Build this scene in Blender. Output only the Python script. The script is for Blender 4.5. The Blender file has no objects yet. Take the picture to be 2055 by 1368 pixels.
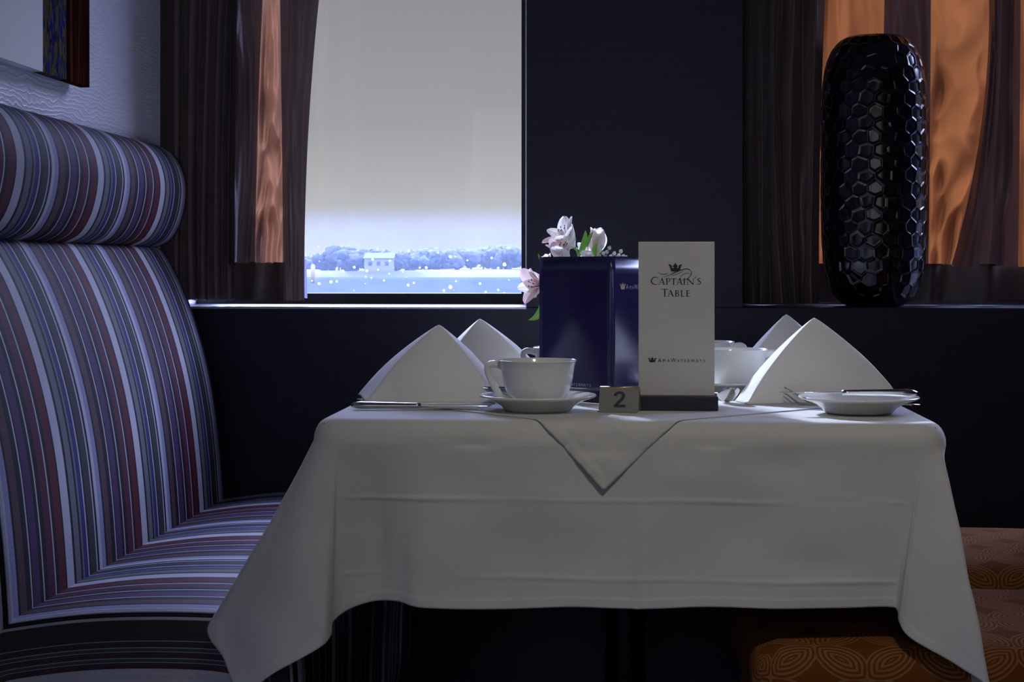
import bpy, bmesh, math, random
import numpy as np
from mathutils import Vector, Matrix, noise
random.seed(7)
S = bpy.context.scene
COL = S.collection
PI = math.pi

# ------------------------------------------------------------------ camera
F = 3200.0; HY = 540.0; EYE = 0.943; TH = math.atan(228/3200)
cd = bpy.data.cameras.new('camera'); cam = bpy.data.objects.new('camera', cd); COL.objects.link(cam)
cam.location = (0, 0, EYE); cam.rotation_euler = (PI/2, 0, TH)
cd.sensor_width = 36; cd.sensor_fit = 'HORIZONTAL'; cd.lens = 36*F/2055
cd.shift_y = -(684-HY)/2055; cd.clip_start = .05; cd.clip_end = 3000
S.camera = cam
FW = Vector((-math.sin(TH), math.cos(TH), 0)); RT = Vector((math.cos(TH), math.sin(TH), 0)); UP = Vector((0, 0, 1))
CP = Vector((0, 0, EYE))
def ray(px, py): return FW + RT*((px-1027.5)/F) + UP*((HY-py)/F)
def at(px, py, Y):
    r = ray(px, py); return CP + r*(Y/r.y)
def onz(px, py, z):
    r = ray(px, py); return CP + r*((z-EYE)/r.z)

# ------------------------------------------------------------------ view, world, lights
S.view_settings.view_transform = 'Standard'; S.view_settings.look = 'None'
S.view_settings.exposure = 0.0; S.view_settings.gamma = 1.0; S.view_settings.use_curve_mapping = False
S.cycles.use_denoising = True
S.cycles.max_bounces = 8; S.cycles.transparent_max_bounces = 16; S.cycles.sample_clamp_indirect = 4.0
w = bpy.data.worlds.new('sky'); S.world = w; w.use_nodes = True
nt = w.node_tree; nt.nodes.clear()
o_ = nt.nodes.new('ShaderNodeOutputWorld'); bg = nt.nodes.new('ShaderNodeBackground')
tc = nt.nodes.new('ShaderNodeTexCoord'); sx = nt.nodes.new('ShaderNodeSeparateXYZ'); cr = nt.nodes.new('ShaderNodeValToRGB')
nt.links.new(tc.outputs['Generated'], sx.inputs[0]); nt.links.new(sx.outputs['Z'], cr.inputs[0])
nt.links.new(cr.outputs[0], bg.inputs[0]); nt.links.new(bg.outputs[0], o_.inputs[0])
els = [(0.0, (.13,.135,.15)), (.028, (.110,.109,.105)), (.09, (.076,.076,.075)), (.17, (.060,.060,.061)),
       (.24, (.10,.11,.14)), (.34, (2.6,2.9,4.9)), (1.0, (2.1,2.5,4.7))]
e = cr.color_ramp.elements
e[0].position = 0; e[0].color = (*els[0][1], 1); e[1].position = 1; e[1].color = (*els[-1][1], 1)
for p, c in els[1:-1]:
    k = e.new(p); k.color = (*c, 1)
bg.inputs[1].default_value = 5.0

def lamp(name, kind, loc, rot, energy, color, **kw):
    l = bpy.data.lights.new(name, kind); l.energy = energy; l.color = color
    for k, v in kw.items(): setattr(l, k, v)
    o = bpy.data.objects.new(name, l); COL.objects.link(o); o.location = loc; o.rotation_euler = rot; return o
sun_dir = Vector((.44, -.88, -.46)).normalized()
sun = lamp('sun', 'SUN', (-3, 8, 5), sun_dir.to_track_quat('-Z', 'Y').to_euler(), 7.5, (.72, .80, 1.0), angle=math.radians(2.5))
# dim ceiling lamp over the aisle and daylight at the windows across the saloon
sp_ = lamp('ceiling_downlight', 'SPOT', (.30, .62, 2.26), (0, 0, 0), 34, (1.0, .94, .82), spot_size=math.radians(37), spot_blend=.9, shadow_soft_size=.07)
sp_.rotation_euler = (Vector((.08, 2.0, .80))-sp_.location).to_track_quat('-Z', 'Y').to_euler()
lamp('ceiling_panel_lamp', 'AREA', (.6, -1.2, 2.24), (0, 0, 0), 1.5, (1.0, .95, .86), shape='RECTANGLE', size=.9, size_y=.5)
lamp('far_window_daylight', 'AREA', (-.1, -2.9, 1.45), (PI/2, 0, 0), 4, (.93, .95, 1.0), shape='RECTANGLE', size=2.6, size_y=1.0)

# ------------------------------------------------------------------ helpers
def link(ob, parent=None):
    COL.objects.link(ob)
    if parent is not None: ob.parent = parent
    return ob
def tag(o, label=None, cat=None, group=None, kind=None):
    if label: o['label'] = label
    if cat: o['category'] = cat
    if group: o['group'] = group
    if kind: o['kind'] = kind
    return o
def thing(name, loc, label, cat, group=None, rz=0):
    o = bpy.data.objects.new(name, None); o.location = loc; o.rotation_euler = (0, 0, rz); o.empty_display_size = .05
    link(o); return tag(o, label, cat, group)
def mesh(name, vs, fs, m, parent=None, smooth=True, uvs=None, sub=0, solid=0, bev=0, off=-1):
    me = bpy.data.meshes.new(name); me.from_pydata([tuple(v) for v in vs], [], fs)
    if uvs is not None:
        ul = me.uv_layers.new(name='UVMap')
        li = np.empty(len(me.loops), dtype=np.int32); me.loops.foreach_get('vertex_index', li)
        ul.data.foreach_set('uv', np.asarray(uvs, dtype=np.float32)[li].ravel())
    me.polygons.foreach_set('use_smooth', [smooth]*len(me.polygons)); me.materials.append(m); me.update()
    o = link(bpy.data.objects.new(name, me), parent)
    if solid:
        d = o.modifiers.new('s', 'SOLIDIFY'); d.thickness = solid; d.offset = off
    if bev:
        d = o.modifiers.new('b', 'BEVEL'); d.width = bev; d.segments = 3; d.limit_method = 'ANGLE'
    if sub:
        d = o.modifiers.new('u', 'SUBSURF'); d.levels = sub; d.render_levels = sub
    return o
class MB:
    def __init__(s): s.v = []; s.f = []
    def add(s, vs, fs):
        n = len(s.v); s.v += [Vector(v) for v in vs]; s.f += [tuple(i+n for i in f) for f in fs]; return s
    def box(s, x0, x1, y0, y1, z0, z1):
        return s.add([(x, y, z) for x in (x0, x1) for y in (y0, y1) for z in (z0, z1)],
            [(0,1,3,2), (4,6,7,5), (0,4,5,1), (2,3,7,6), (0,2,6,4), (1,5,7,3)])
    def grid(s, pts):
        n = len(pts); m = len(pts[0])
        return s.add([p for r in pts for p in r], [(i*m+j, i*m+j+1, (i+1)*m+j+1, (i+1)*m+j) for i in range(n-1) for j in range(m-1)])
    def tube(s, path, rad, seg=10, flat=1.0, up=Vector((0,0,1)), caps=True):
        path = [Vector(p) for p in path]; n = len(path); rings = []
        for i, p in enumerate(path):
            t = (path[min(i+1, n-1)]-path[max(i-1, 0)]).normalized()
            a = t.cross(up)
            if a.length < 1e-4: a = t.cross(Vector((0,1,0)))
            a.normalize(); b = a.cross(t).normalized()
            r = rad[i] if isinstance(rad, (list, tuple)) else rad
            ra, rb = r if isinstance(r, (list, tuple)) else (r, r*flat)
            rings.append([p + a*ra*math.cos(2*PI*k/seg) + b*rb*math.sin(2*PI*k/seg) for k in range(seg)])
        base = len(s.v); s.v += [v for r in rings for v in r]
        for i in range(n-1):
            for k in range(seg):
                k2 = (k+1) % seg
                s.f.append((base+i*seg+k, base+i*seg+k2, base+(i+1)*seg+k2, base+(i+1)*seg+k))
        if caps:
            s.f.append(tuple(base+k for k in range(seg))[::-1]); s.f.append(tuple(base+(n-1)*seg+k for k in range(seg)))
        return s
    def lathe(s, prof, seg=64, c=(0,0,0)):
        base = len(s.v); n = len(prof)
        for r, z in prof:
            for k in range(seg):
                a = 2*PI*k/seg; s.v.append(Vector((c[0]+r*math.cos(a), c[1]+r*math.sin(a), c[2]+z)))
        for i in range(n-1):
            for k in range(seg):
                k2 = (k+1) % seg
                s.f.append((base+i*seg+k, base+i*seg+k2, base+(i+1)*seg+k2, base+(i+1)*seg+k))
        return s
    def build(s, name, m, parent=None, **kw): return mesh(name, s.v, s.f, m, parent, **kw)
def smoothpath(pts, n):
    """Catmull-Rom through tuples"""
    P = [np.array(p, float) for p in pts]; P = [2*P[0]-P[1]] + P + [2*P[-1]-P[-2]]
    out = []
    for i in range(1, len(P)-2):
        for k in range(n):
            t = k/n
            out.append(.5*((2*P[i]) + (-P[i-1]+P[i+1])*t + (2*P[i-1]-5*P[i]+4*P[i+1]-P[i+2])*t*t + (-P[i-1]+3*P[i]-3*P[i+1]+P[i+2])*t**3))
    out.append(P[-2]); return out
def recalc(o):
    bm = bmesh.new(); bm.from_mesh(o.data); bmesh.ops.recalc_face_normals(bm, faces=bm.faces); bm.to_mesh(o.data); bm.free(); return o

# ------------------------------------------------------------------ materials
class NT:
    def __init__(s, name):
        s.m = bpy.data.materials.new(name); s.m.use_nodes = True; s.t = s.m.node_tree; s.t.nodes.clear()
        s.out = s.t.nodes.new('ShaderNodeOutputMaterial')
    def n(s, ty, ins={}, **kw):
        nd = s.t.nodes.new(ty)
        for k, v in kw.items(): setattr(nd, k, v)
        for k, v in ins.items():
            if isinstance(v, bpy.types.NodeSocket): s.t.links.new(v, nd.inputs[k])
            else:
                if isinstance(v, tuple) and len(v) == 3 and nd.inputs[k].type == 'RGBA': v = (*v, 1)
                nd.inputs[k].default_value = v
        return nd
    def math(s, op, a, b=0.0, c=None):
        ins = {0: a, 1: b}
        if c is not None: ins[2] = c
        return s.n('ShaderNodeMath', ins, operation=op).outputs[0]
    def obj(s): return s.n('ShaderNodeTexCoord').outputs['Object']
    def uv(s): return s.n('ShaderNodeTexCoord').outputs['UV']
    def map(s, v, sc): return s.n('ShaderNodeMapping', {'Vector': v, 'Scale': sc}).outputs[0]
    def noise(s, v, scale, detail=3, rough=.5): return s.n('ShaderNodeTexNoise', {'Vector': v, 'Scale': scale, 'Detail': detail, 'Roughness': rough}).outputs['Fac']
    def ramp(s, f, stops, interp='LINEAR'):
        r = s.n('ShaderNodeValToRGB', {0: f}); el = r.color_ramp.elements; r.color_ramp.interpolation = interp
        el[0].position = stops[0][0]; el[0].color = (*stops[0][1], 1)
        el[1].position = stops[-1][0]; el[1].color = (*stops[-1][1], 1)
        for p, c in stops[1:-1]: k = el.new(p); k.color = (*c, 1)
        return r.outputs[0]
    def bump(s, h, st, dist=.001): return s.n('ShaderNodeBump', {'Height': h, 'Strength': st, 'Distance': dist}).outputs[0]
    def pbr(s, **k):
        names = {'base': 'Base Color', 'rough': 'Roughness', 'metal': 'Metallic', 'normal': 'Normal', 'spec': 'Specular IOR Level',
                 'sheen': 'Sheen Weight', 'coat': 'Coat Weight', 'coatr': 'Coat Roughness', 'aniso': 'Anisotropic'}
        return s.n('ShaderNodeBsdfPrincipled', {names[a]: b for a, b in k.items()}).outputs[0]
    def mix(s, f, a, b): return s.n('ShaderNodeMixShader', {0: f, 1: a, 2: b}).outputs[0]
    def done(s, sh): s.t.links.new(sh, s.out.inputs[0]); return s.m
def simple(name, base, rough=.5, metal=0, bump=None, spec=.5, **k):
    t = NT(name); kw = dict(base=base, rough=rough, metal=metal, spec=spec, **k)
    v = t.obj()
    if bump: kw['normal'] = t.bump(t.noise(v, bump[0]), bump[1], bump[2] if len(bump) > 2 else .001)
    c = t.noise(v, 9); kw['base'] = t.ramp(c, [(0.3, tuple(x*.9 for x in base)), (.7, tuple(min(1, x*1.08) for x in base))])
    return t.done(t.pbr(**kw))
def cloth_mat(name, base, trans=.15, weave=900, rib=None):
    t = NT(name); v = t.obj()
    h = t.math('ADD', t.math('MULTIPLY', t.noise(t.map(v, (weave, 70, weave*.3)), 1, 1), .5), t.math('MULTIPLY', t.noise(t.map(v, (60, 60, 700)), 1, 1), .5))
    if rib:
        uv = t.n('ShaderNodeSeparateXYZ', {0: t.uv()})
        d = uv.outputs['Y']
        inside = t.math('LESS_THAN', d, rib)
        r = t.math('MULTIPLY', t.math('SINE', t.math('MULTIPLY', uv.outputs['X'], 2*PI/.0022)), inside)
        line = t.math('MULTIPLY', t.math('LESS_THAN', t.math('ABSOLUTE', t.math('SUBTRACT', d, rib)), .0009), -3.0)
        h = t.math('ADD', h, t.math('ADD', t.math('MULTIPLY', r, .45), line))
    nm = t.bump(h, .35, .0006)
    a = t.pbr(base=base, rough=.85, spec=.2, sheen=.15, normal=nm)
    b = t.n('ShaderNodeBsdfTranslucent', {'Color': base, 'Normal': nm}).outputs[0]
    return t.done(t.mix(trans, a, b))

STRIPES = [(c, w_*358/248) for c, w_ in [('w',20),('k',6),('g',15),('k',5),('g',5),('n',11),('w',3),('k',5),('d',18),('w',3),('k',6),('w',9),('l',12),('k',5),('b',16),
 ('k',12),('w',3),('k',3),('p',17),('k',8),('w',3),('k',10),('u',18),('w',3),('k',8),('r',18),('k',4)]]
SC = {'w': (.54,.53,.57), 'k': (.006,.006,.006), 'g': (.17,.17,.185), 'n': (.03,.03,.16), 'd': (.045,.043,.045), 'l': (.30,.30,.44),
      'b': (.095,.048,.052), 'p': (.075,.03,.105), 'u': (.085,.013,.035), 'r': (.105,.009,.017)}
def stripe_mat():
    t = NT('striped_upholstery'); uv = t.n('ShaderNodeSeparateXYZ', {0: t.uv()})
    tot = sum(s[1] for s in STRIPES)
    u = t.math('FRACT', t.math('ADD', t.math('DIVIDE', uv.outputs['X'], tot/1000), 19.71))
    cuts = []; p = 0
    for c, wd in STRIPES: cuts.append((p/tot, SC[c])); p += wd
    half = len(cuts)//2; hp = cuts[half][0]
    r1 = t.ramp(t.math('DIVIDE', u, hp), [(a/hp, c) for a, c in cuts[:half]] + [(1.0, cuts[half-1][1])], 'CONSTANT')
    r2 = t.ramp(t.math('DIVIDE', t.math('SUBTRACT', u, hp), 1-hp), [((a-hp)/(1-hp), c) for a, c in cuts[half:]] + [(1.0, cuts[-1][1])], 'CONSTANT')
    mx = t.n('ShaderNodeMix', {0: t.math('GREATER_THAN', u, hp), 6: r1, 7: r2}, data_type='RGBA').outputs[2]
    cord = t.math('SINE', t.math('MULTIPLY', uv.outputs['X'], 2*PI/.0045))
    fib = t.noise(t.map(t.uv(), (900, 250, 1)), 1, 2)
    nm = t.bump(t.math('ADD', t.math('MULTIPLY', cord, .4), fib), .5, .0012)
    cc = t.n('ShaderNodeMix', {0: t.math('MULTIPLY', fib, .18), 6: mx, 7: (.03,.03,.035,1)}, data_type='RGBA').outputs[2]
    return t.done(t.pbr(base=cc, rough=.65, spec=.15, normal=nm))
def paper_mat():
    t = NT('embossed_wallpaper'); v = t.obj()
    sp = t.n('ShaderNodeSeparateXYZ', {0: v})
    ns = t.noise(t.map(v, (1, 12, 22)), 1, 2, .5); n2 = t.noise(t.map(v, (1, 45, 60)), 1, 1, .5)
    ph = t.math('ADD', t.math('MULTIPLY', sp.outputs['Z'], 780), t.math('ADD', t.math('MULTIPLY', ns, 26), t.math('MULTIPLY', n2, 7)))
    wv = t.math('POWER', t.math('ABSOLUTE', t.math('SINE', t.math('MULTIPLY', ph, .5))), 8)
    nm = t.bump(wv, .75, .0008)
    return t.done(t.pbr(base=(.80,.79,.79), rough=.42, spec=.6, normal=nm))
def wood_dark():
    t = NT('dark_navy_laminate'); v = t.obj()
    g = t.noise(t.map(v, (1.2, 1.2, 160)), 1, 3, .6)
    c = t.ramp(g, [(.3, (.009,.010,.022)), (.7, (.014,.016,.034))])
    return t.done(t.pbr(base=c, rough=.40, spec=.35, normal=t.bump(g, .35, .0006)))
def satin(name, base, trans, rough=.38):
    t = NT(name); v = t.obj()
    f = t.noise(t.map(v, (14, 14, 4)), 1, 3, .5); wv = t.noise(t.map(v, (700, 700, 200)), 1, 1)
    nm = t.bump(t.math('ADD', f, t.math('MULTIPLY', wv, .2)), .12, .002)
    c = t.ramp(f, [(.25, tuple(x*.93 for x in base)), (.75, tuple(x*1.04 for x in base))])
    a = t.pbr(base=c, rough=rough, spec=.5, sheen=.2, normal=nm)
    b = t.n('ShaderNodeBsdfTranslucent', {'Color': c}).outputs[0]
    return t.done(t.mix(trans, a, b))
def scroll_mat():
    """rust upholstery with leaf-shaped rings set in alternating diagonals"""
    t = NT('patterned_upholstery'); sp = t.n('ShaderNodeSeparateXYZ', {0: t.uv()})
    K = 17.0
    gx = t.math('MULTIPLY', sp.outputs['X'], K); gy = t.math('MULTIPLY', sp.outputs['Y'], K)
    fx = t.math('SUBTRACT', t.math('FRACT', t.math('ADD', gx, 40)), .5); fy = t.math('SUBTRACT', t.math('FRACT', t.math('ADD', gy, 40)), .5)
    par = t.math('MODULO', t.math('ADD', t.math('FLOOR', t.math('ADD', gx, 40)), t.math('FLOOR', t.math('ADD', gy, 40))), 2)
    sg = t.math('SUBTRACT', t.math('MULTIPLY', par, 2), 1)
    fx = t.math('MULTIPLY', fx, sg)
    a = t.math('MULTIPLY', t.math('ADD', fx, fy), .7071); b = t.math('MULTIPLY', t.math('SUBTRACT', fx, fy), .7071)
    # vesica distance: two offset circles
    def circ(off): return t.math('SQRT', t.math('ADD', t.math('POWER', t.math('ABSOLUTE', t.math('ADD', b, off)), 2), t.math('POWER', t.math('ABSOLUTE', a), 2)))
    d = t.math('MAXIMUM', circ(.35), circ(-.35))
    rings = t.math('SINE', t.math('MULTIPLY', d, 2*PI/.105))
    r = t.math('MULTIPLY', t.math('GREATER_THAN', rings, .1), t.math('LESS_THAN', d, .78))
    c = t.n('ShaderNodeMix', {0: r, 6: (.13,.040,.007,1), 7: (.22,.105,.038,1)}, data_type='RGBA').outputs[2]
    fib = t.noise(t.map(t.uv(), (600, 600, 1)), 1, 2)
    nm = t.bump(t.math('ADD', t.math('MULTIPLY', r, 1.5), t.math('MULTIPLY', fib, .6)), .5, .0015)
    return t.done(t.pbr(base=c, rough=.9, spec=.08, normal=nm))
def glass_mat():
    t = NT('specked_haze_glass'); v = t.obj()
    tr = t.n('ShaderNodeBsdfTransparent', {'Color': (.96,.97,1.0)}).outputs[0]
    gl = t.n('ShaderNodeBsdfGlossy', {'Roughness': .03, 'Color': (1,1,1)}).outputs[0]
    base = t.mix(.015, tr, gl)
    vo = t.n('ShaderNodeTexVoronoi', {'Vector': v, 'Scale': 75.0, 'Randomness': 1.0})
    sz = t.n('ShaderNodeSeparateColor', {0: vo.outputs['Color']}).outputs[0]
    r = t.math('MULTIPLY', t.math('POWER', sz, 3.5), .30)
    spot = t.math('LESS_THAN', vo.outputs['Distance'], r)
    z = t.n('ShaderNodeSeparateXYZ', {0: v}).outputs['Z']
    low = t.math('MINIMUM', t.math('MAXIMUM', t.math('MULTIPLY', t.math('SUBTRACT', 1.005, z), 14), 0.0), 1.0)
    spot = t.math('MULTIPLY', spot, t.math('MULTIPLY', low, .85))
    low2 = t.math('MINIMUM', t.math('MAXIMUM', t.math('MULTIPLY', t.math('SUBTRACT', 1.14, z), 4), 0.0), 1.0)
    haze_film = t.math('MULTIPLY', t.math('MULTIPLY', low2, t.noise(t.map(v, (14, 14, 14)), 1, 4, .6)), .022)  # translucent layer added low on the pane as outdoor haze, besides the dirt specks
    fac = t.math('MAXIMUM', spot, haze_film)
    dirt_and_haze = t.n('ShaderNodeBsdfTranslucent', {'Color': (.95,.97,1.0)}).outputs[0]
    return t.done(t.mix(fac, base, dirt_and_haze))

M = {}
M['porcelain'] = simple('white_porcelain', (.76,.77,.74), .12, bump=(40, .02), spec=.6, coat=.4, coatr=.04)
M['steel'] = simple('polished_steel', (.62,.62,.62), .16, 1.0)
M['cloth'] = cloth_mat('white_table_linen', (.68,.67,.63), .12, rib=.0125)
M['napkin'] = cloth_mat('white_napkin_linen', (.90,.90,.885), .16)
M['stripe'] = stripe_mat(); M['paper'] = paper_mat(); M['wall'] = wood_dark()
M['brown'] = satin('dark_brown_curtain', (.075,.046,.036), .08); M['copper'] = satin('copper_satin', (.40,.19,.10), .18, .32)
M['orange'] = satin('orange_satin', (.22,.070,.018), .26, .4); M['brown2'] = satin('brown_satin', (.075,.036,.027), .07); M['hem'] = satin('dark_hem_band', (.045,.026,.020), .02); M['brown_lit'] = satin('lit_brown_curtain', (.13,.080,.062), .06)  # last one is a lit copy of the brown, front light put into its base
M['scroll'] = scroll_mat(); M['glass'] = glass_mat()
M['frame'] = simple('black_window_frame', (.012,.012,.018), .35, bump=(80, .05))
M['black'] = simple('black_lacquer', (.004,.004,.005), .17, spec=.6, bump=(60, .05, .0005))
M['folder'] = simple('glossy_navy_card', (.018,.015,.075), .16, bump=(500, .12, .0003), spec=.6)
M['navyblock'] = simple('dark_navy_block', (.012,.012,.028), .55, bump=(300, .1))
M['board'] = simple('silver_card', (.56,.545,.51), .45, .12, bump=(900, .15, .0003))
M['sign'] = simple('brushed_sign_metal', (.16,.165,.15), .5, .3, bump=(900, .2, .0003))
M['brass'] = simple('brass_edge', (.85,.62,.22), .25, 1.0)
M['ink'] = simple('black_ink', (.006,.006,.012), .5)
M['gold'] = simple('gold_foil', (.72,.66,.42), .3, .6)
M['silverink'] = simple('silver_ink', (.45,.43,.60), .4, .3)
M['carpet'] = simple('dark_carpet', (.015,.013,.016), .95, bump=(400, .6, .003))
M['ceiling'] = simple('dim_ceiling', (.30,.29,.28), .8); M['wood'] = simple('dark_table_wood', (.02,.012,.01), .4, bump=(30, .1))
M['leaf'] = simple('fresh_green_leaf', (.17,.42,.05), .4, bump=(60, .1)); M['stem'] = simple('green_stem', (.10,.24,.05), .5)
M['stamen'] = simple('dark_stamen', (.08,.03,.03), .6)
M['vaseglass'] = simple('plain_white_bud_vase', (.7,.7,.7), .2)

# ------------------------------------------------------------------ room shell
def st(o): o['kind'] = 'structure'; return o
XW = -.95
st(MB().box(-1.2, 2.6, -3.2, 3.75, -.1, 0).build('floor', M['carpet'], smooth=False))
st(MB().box(-1.2, 2.6, -3.2, 3.75, 2.3, 2.4).build('ceiling', M['ceiling'], smooth=False))
st(MB().box(-1.15, XW, -3.2, 3.55, 0, 2.3).build('wall_left', M['paper'], smooth=False))
st(MB().box(2.4, 2.55, -3.2, 3.55, 0, 2.3).build('wall_right', M['wall'], smooth=False))
wb = MB(); wb.box(-1.15, -1.4+.0, -3.1, -3.0, 0, 2.3); wb.box(-1.15, 1.2, -3.1, -3.0, 0, .95); wb.box(-1.15, 1.2, -3.1, -3.0, 1.95, 2.3); wb.box(1.2, 2.4, -3.1, -3.0, 0, 2.3)
st(wb.build('wall_back', M['wall'], smooth=False))
SILL = .8665
xa = at(1056, 600, 3.2).x; xb = at(1491, 600, 3.2).x
wf = MB()
wf.box(XW, 2.4, 3.2, 3.55, 0, SILL)            # wall below the windows and its ledge
wf.box(xa, xb, 3.2, 3.55, SILL, 1.95)          # pier between the windows
wf.box(XW, 2.4, 3.2, 3.55, 1.95, 2.3)
st(wf.build('wall_front', M['wall'], smooth=False, bev=.0012))
# pale strips painting the lit-edge highlights of the ledge and pier
M['edge'] = simple('pale_highlight_edging', (.75,.78,.9), .25, .4)
tr = MB(); tr.box(XW+.002, xa, 3.1975, 3.2, SILL-.0035, SILL-.0012); st(tr.build('edge_highlight_1', M['edge'], smooth=False))
tr = MB(); tr.box(xa-.0012, xa+.0006, 3.1975, 3.2, SILL, 1.95); st(tr.build('edge_highlight_2', M['edge'], smooth=False))
def window(n, x0, x1):
    YF = 3.512; zb = at(800, 588, YF).z
    root = bpy.data.objects.new('window_%d' % n, None); link(root); root['kind'] = 'structure'
    f = MB(); f.box(x0, x1, YF-.03, YF+.03, SILL, zb); f.box(x0, x1, YF-.03, YF+.03, 1.93, 1.95)
    xr = at(1046.5, 300, YF-.03).x if n == 1 else x1-.03
    f.box(xr, x1, YF-.03, YF+.03, zb, 1.93); f.box(x0, x0+.03, YF-.03, YF+.03, zb, 1.93)
    f.build('window_frame', M['frame'], root, smooth=False)
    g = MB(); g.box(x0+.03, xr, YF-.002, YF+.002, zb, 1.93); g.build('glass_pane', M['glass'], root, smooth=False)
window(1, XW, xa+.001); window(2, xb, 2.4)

# ------------------------------------------------------------------ river outside
def water_mat():
    t = NT('river_water'); v = t.obj()
    h = t.noise(t.map(v, (.25, 1.0, 1)), 1, 5, .6)
    d = t.n('ShaderNodeBsdfDiffuse', {'Color': t.ramp(h, [(.35, (.014,.021,.052)), (.65, (.030,.042,.082))])}).outputs[0]
    g = t.n('ShaderNodeBsdfGlossy', {'Color': (.8,.9,1.0), 'Roughness': .25, 'Normal': t.bump(h, .6, .3)}).outputs[0]
    return t.done(t.mix(.015, d, g))
o = mesh('river', [(-900,3.9,-1.3), (700,3.9,-1.3), (700,470,-1.3), (-900,470,-1.3)], [(0,1,2,3)], water_mat(), smooth=False)
tag(o, 'wide rippled river stretching beyond the window', 'river', kind='stuff')
bk = []; n = 60
for i in range(n+1):
    x = -900 + 1600*i/n
    bk.append([(x, 448+4*math.sin(i*1.7), -1.6), (x, 455, .2+.3*math.sin(i*2.3)), (x, 540, 1.0), (x, 900, 1.5)])
o = MB().grid(bk).build('river_bank', simple('far_bank_grass', (.006,.009,.014), .9))
tag(o, 'low far bank running along the river below the trees', 'river bank', kind='structure')
TM = [simple('bare_winter_tree', (.017,.024,.038), .9), simple('dark_evergreen', (.006,.011,.018), .9)]
def tree(px, topy, Y, wd, kind):
    b = at(px, 555, Y); zt = at(px, topy, Y).z; base = .2
    h = zt-base
    r = thing('tree', (b.x, Y, base), '', 'tree')
    MB().tube([(0,0,-.3), (.1,0,h*.3), (0,0,h*.6)], [.35,.28,.15], 6).build('trunk', TM[kind], r)
    c = MB()
    for k in range(9):
        a = random.uniform(0, 2*PI); q = random.uniform(0, .36)*wd; zz = random.uniform(.35, .86)*h
        rr = wd*random.uniform(.16, .28)*(1.15-.5*zz/h)
        if zz+rr > h: zz = h-rr
        bm = bmesh.new(); bmesh.ops.create_icosphere(bm, subdivisions=3, radius=1)
        vs = []
        for v in bm.verts:
            d = 1 + .45*noise.noise(v.co*2.3+Vector((k*3.1, px, 0))) + .3*noise.noise(v.co*6+Vector((px, k, 0)))
            vs.append((q*math.cos(a)+v.co.x*rr*d, q*math.sin(a)+v.co.y*rr*d, zz+v.co.z*rr*d*.9))
        c.add(vs, [tuple(v.index for v in f.verts) for f in bm.faces]); bm.free()
    c.build('crown', TM[kind], r); return r
TL = ['dark leafy tree standing on the far river bank near the curtain', 'pale hazy tree in the long row on the far river bank']
TG = ['dark bank trees near the curtain', 'hazy trees along the far bank']
for px, ty, wd, k in [(655,505,10,1), (680,493,13,1), (706,500,11,1), (735,499,9,1), (765,501,9,1), (795,505,10,1), (822,512,8,1)]:
    tag(tree(px, ty, 462+(int(px*.37)%3)*17, wd, k-0), TL[0], 'tree', TG[0])
for px, ty, wd in [(600,510,9), (628,512,9), (845,500,12), (870,497,12), (895,501,12), (920,501,11), (945,498,14), (970,496,14), (1000,495,14), (1025,492,13), (1050,494,13), (1085,494,14), (1130,497,14), (560,505,11), (520,500,12), (475,498,13), (430,503,11), (385,500,12), (330,504,10), (1175,498,12), (1215,503,11), (1260,500,13), (1300,505,10)]:
    tag(tree(px, ty, 515+(int(px*.04)%3)*20, wd, 0), TL[1], 'tree', TG[1])
b = at(760, 520, 456); hb = thing('house', (b.x, 456, .2), 'small white house among the trees on the far bank', 'house')
bz = at(760, 518, 456).z-.2; 
MB().box(-4.2, 4.2, 0, 6, -.3, bz).build('house_wall', simple('white_house_wall', (.07,.075,.085), .8), hb, smooth=False)
rf = MB(); rf.add([(-4.5,-.3,bz), (4.5,-.3,bz), (4.5,6.3,bz), (-4.5,6.3,bz), (-4.5,3,bz+1.6), (4.5,3,bz+1.6)], [(0,1,5,4), (2,3,4,5), (0,4,3), (1,2,5), (0,3,2,1)])
rf.build('roof', simple('grey_roof', (.02,.025,.04), .8), hb, smooth=False)
for k in range(3): MB().box(-3+k*2.4, -1.9+k*2.4, -.06, 0, bz*.45, bz*.75).build('house_window', M['frame'], hb, smooth=False)
# channel marker post at the left of the view
b = at(628, 540, 250); p_ = MB().lathe([(0,-1.6), (.35,-1.6), (.35,1.4), (.2,1.7), (0,1.7)], 12).build('river_marker_post', simple('cream_post', (.17,.15,.10), .7)); p_.location = (b.x, 250, 0)
tag(p_, 'slim cream marker post rising from the river by the curtain', 'post')
# river mist
mv = NT('river_mist'); vs_ = mv.n('ShaderNodeVolumeScatter', {'Color': (.40,.62,1.0), 'Density': .00042, 'Anisotropy': .45}).outputs[0]
mv.t.links.new(vs_, mv.out.inputs['Volume'])
o = MB().box(-330, 240, 300, 447, -1.25, 13).build('mist', mv.m, smooth=False); tag(o, 'pale blue mist lying over the river', 'mist', kind='stuff')

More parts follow.
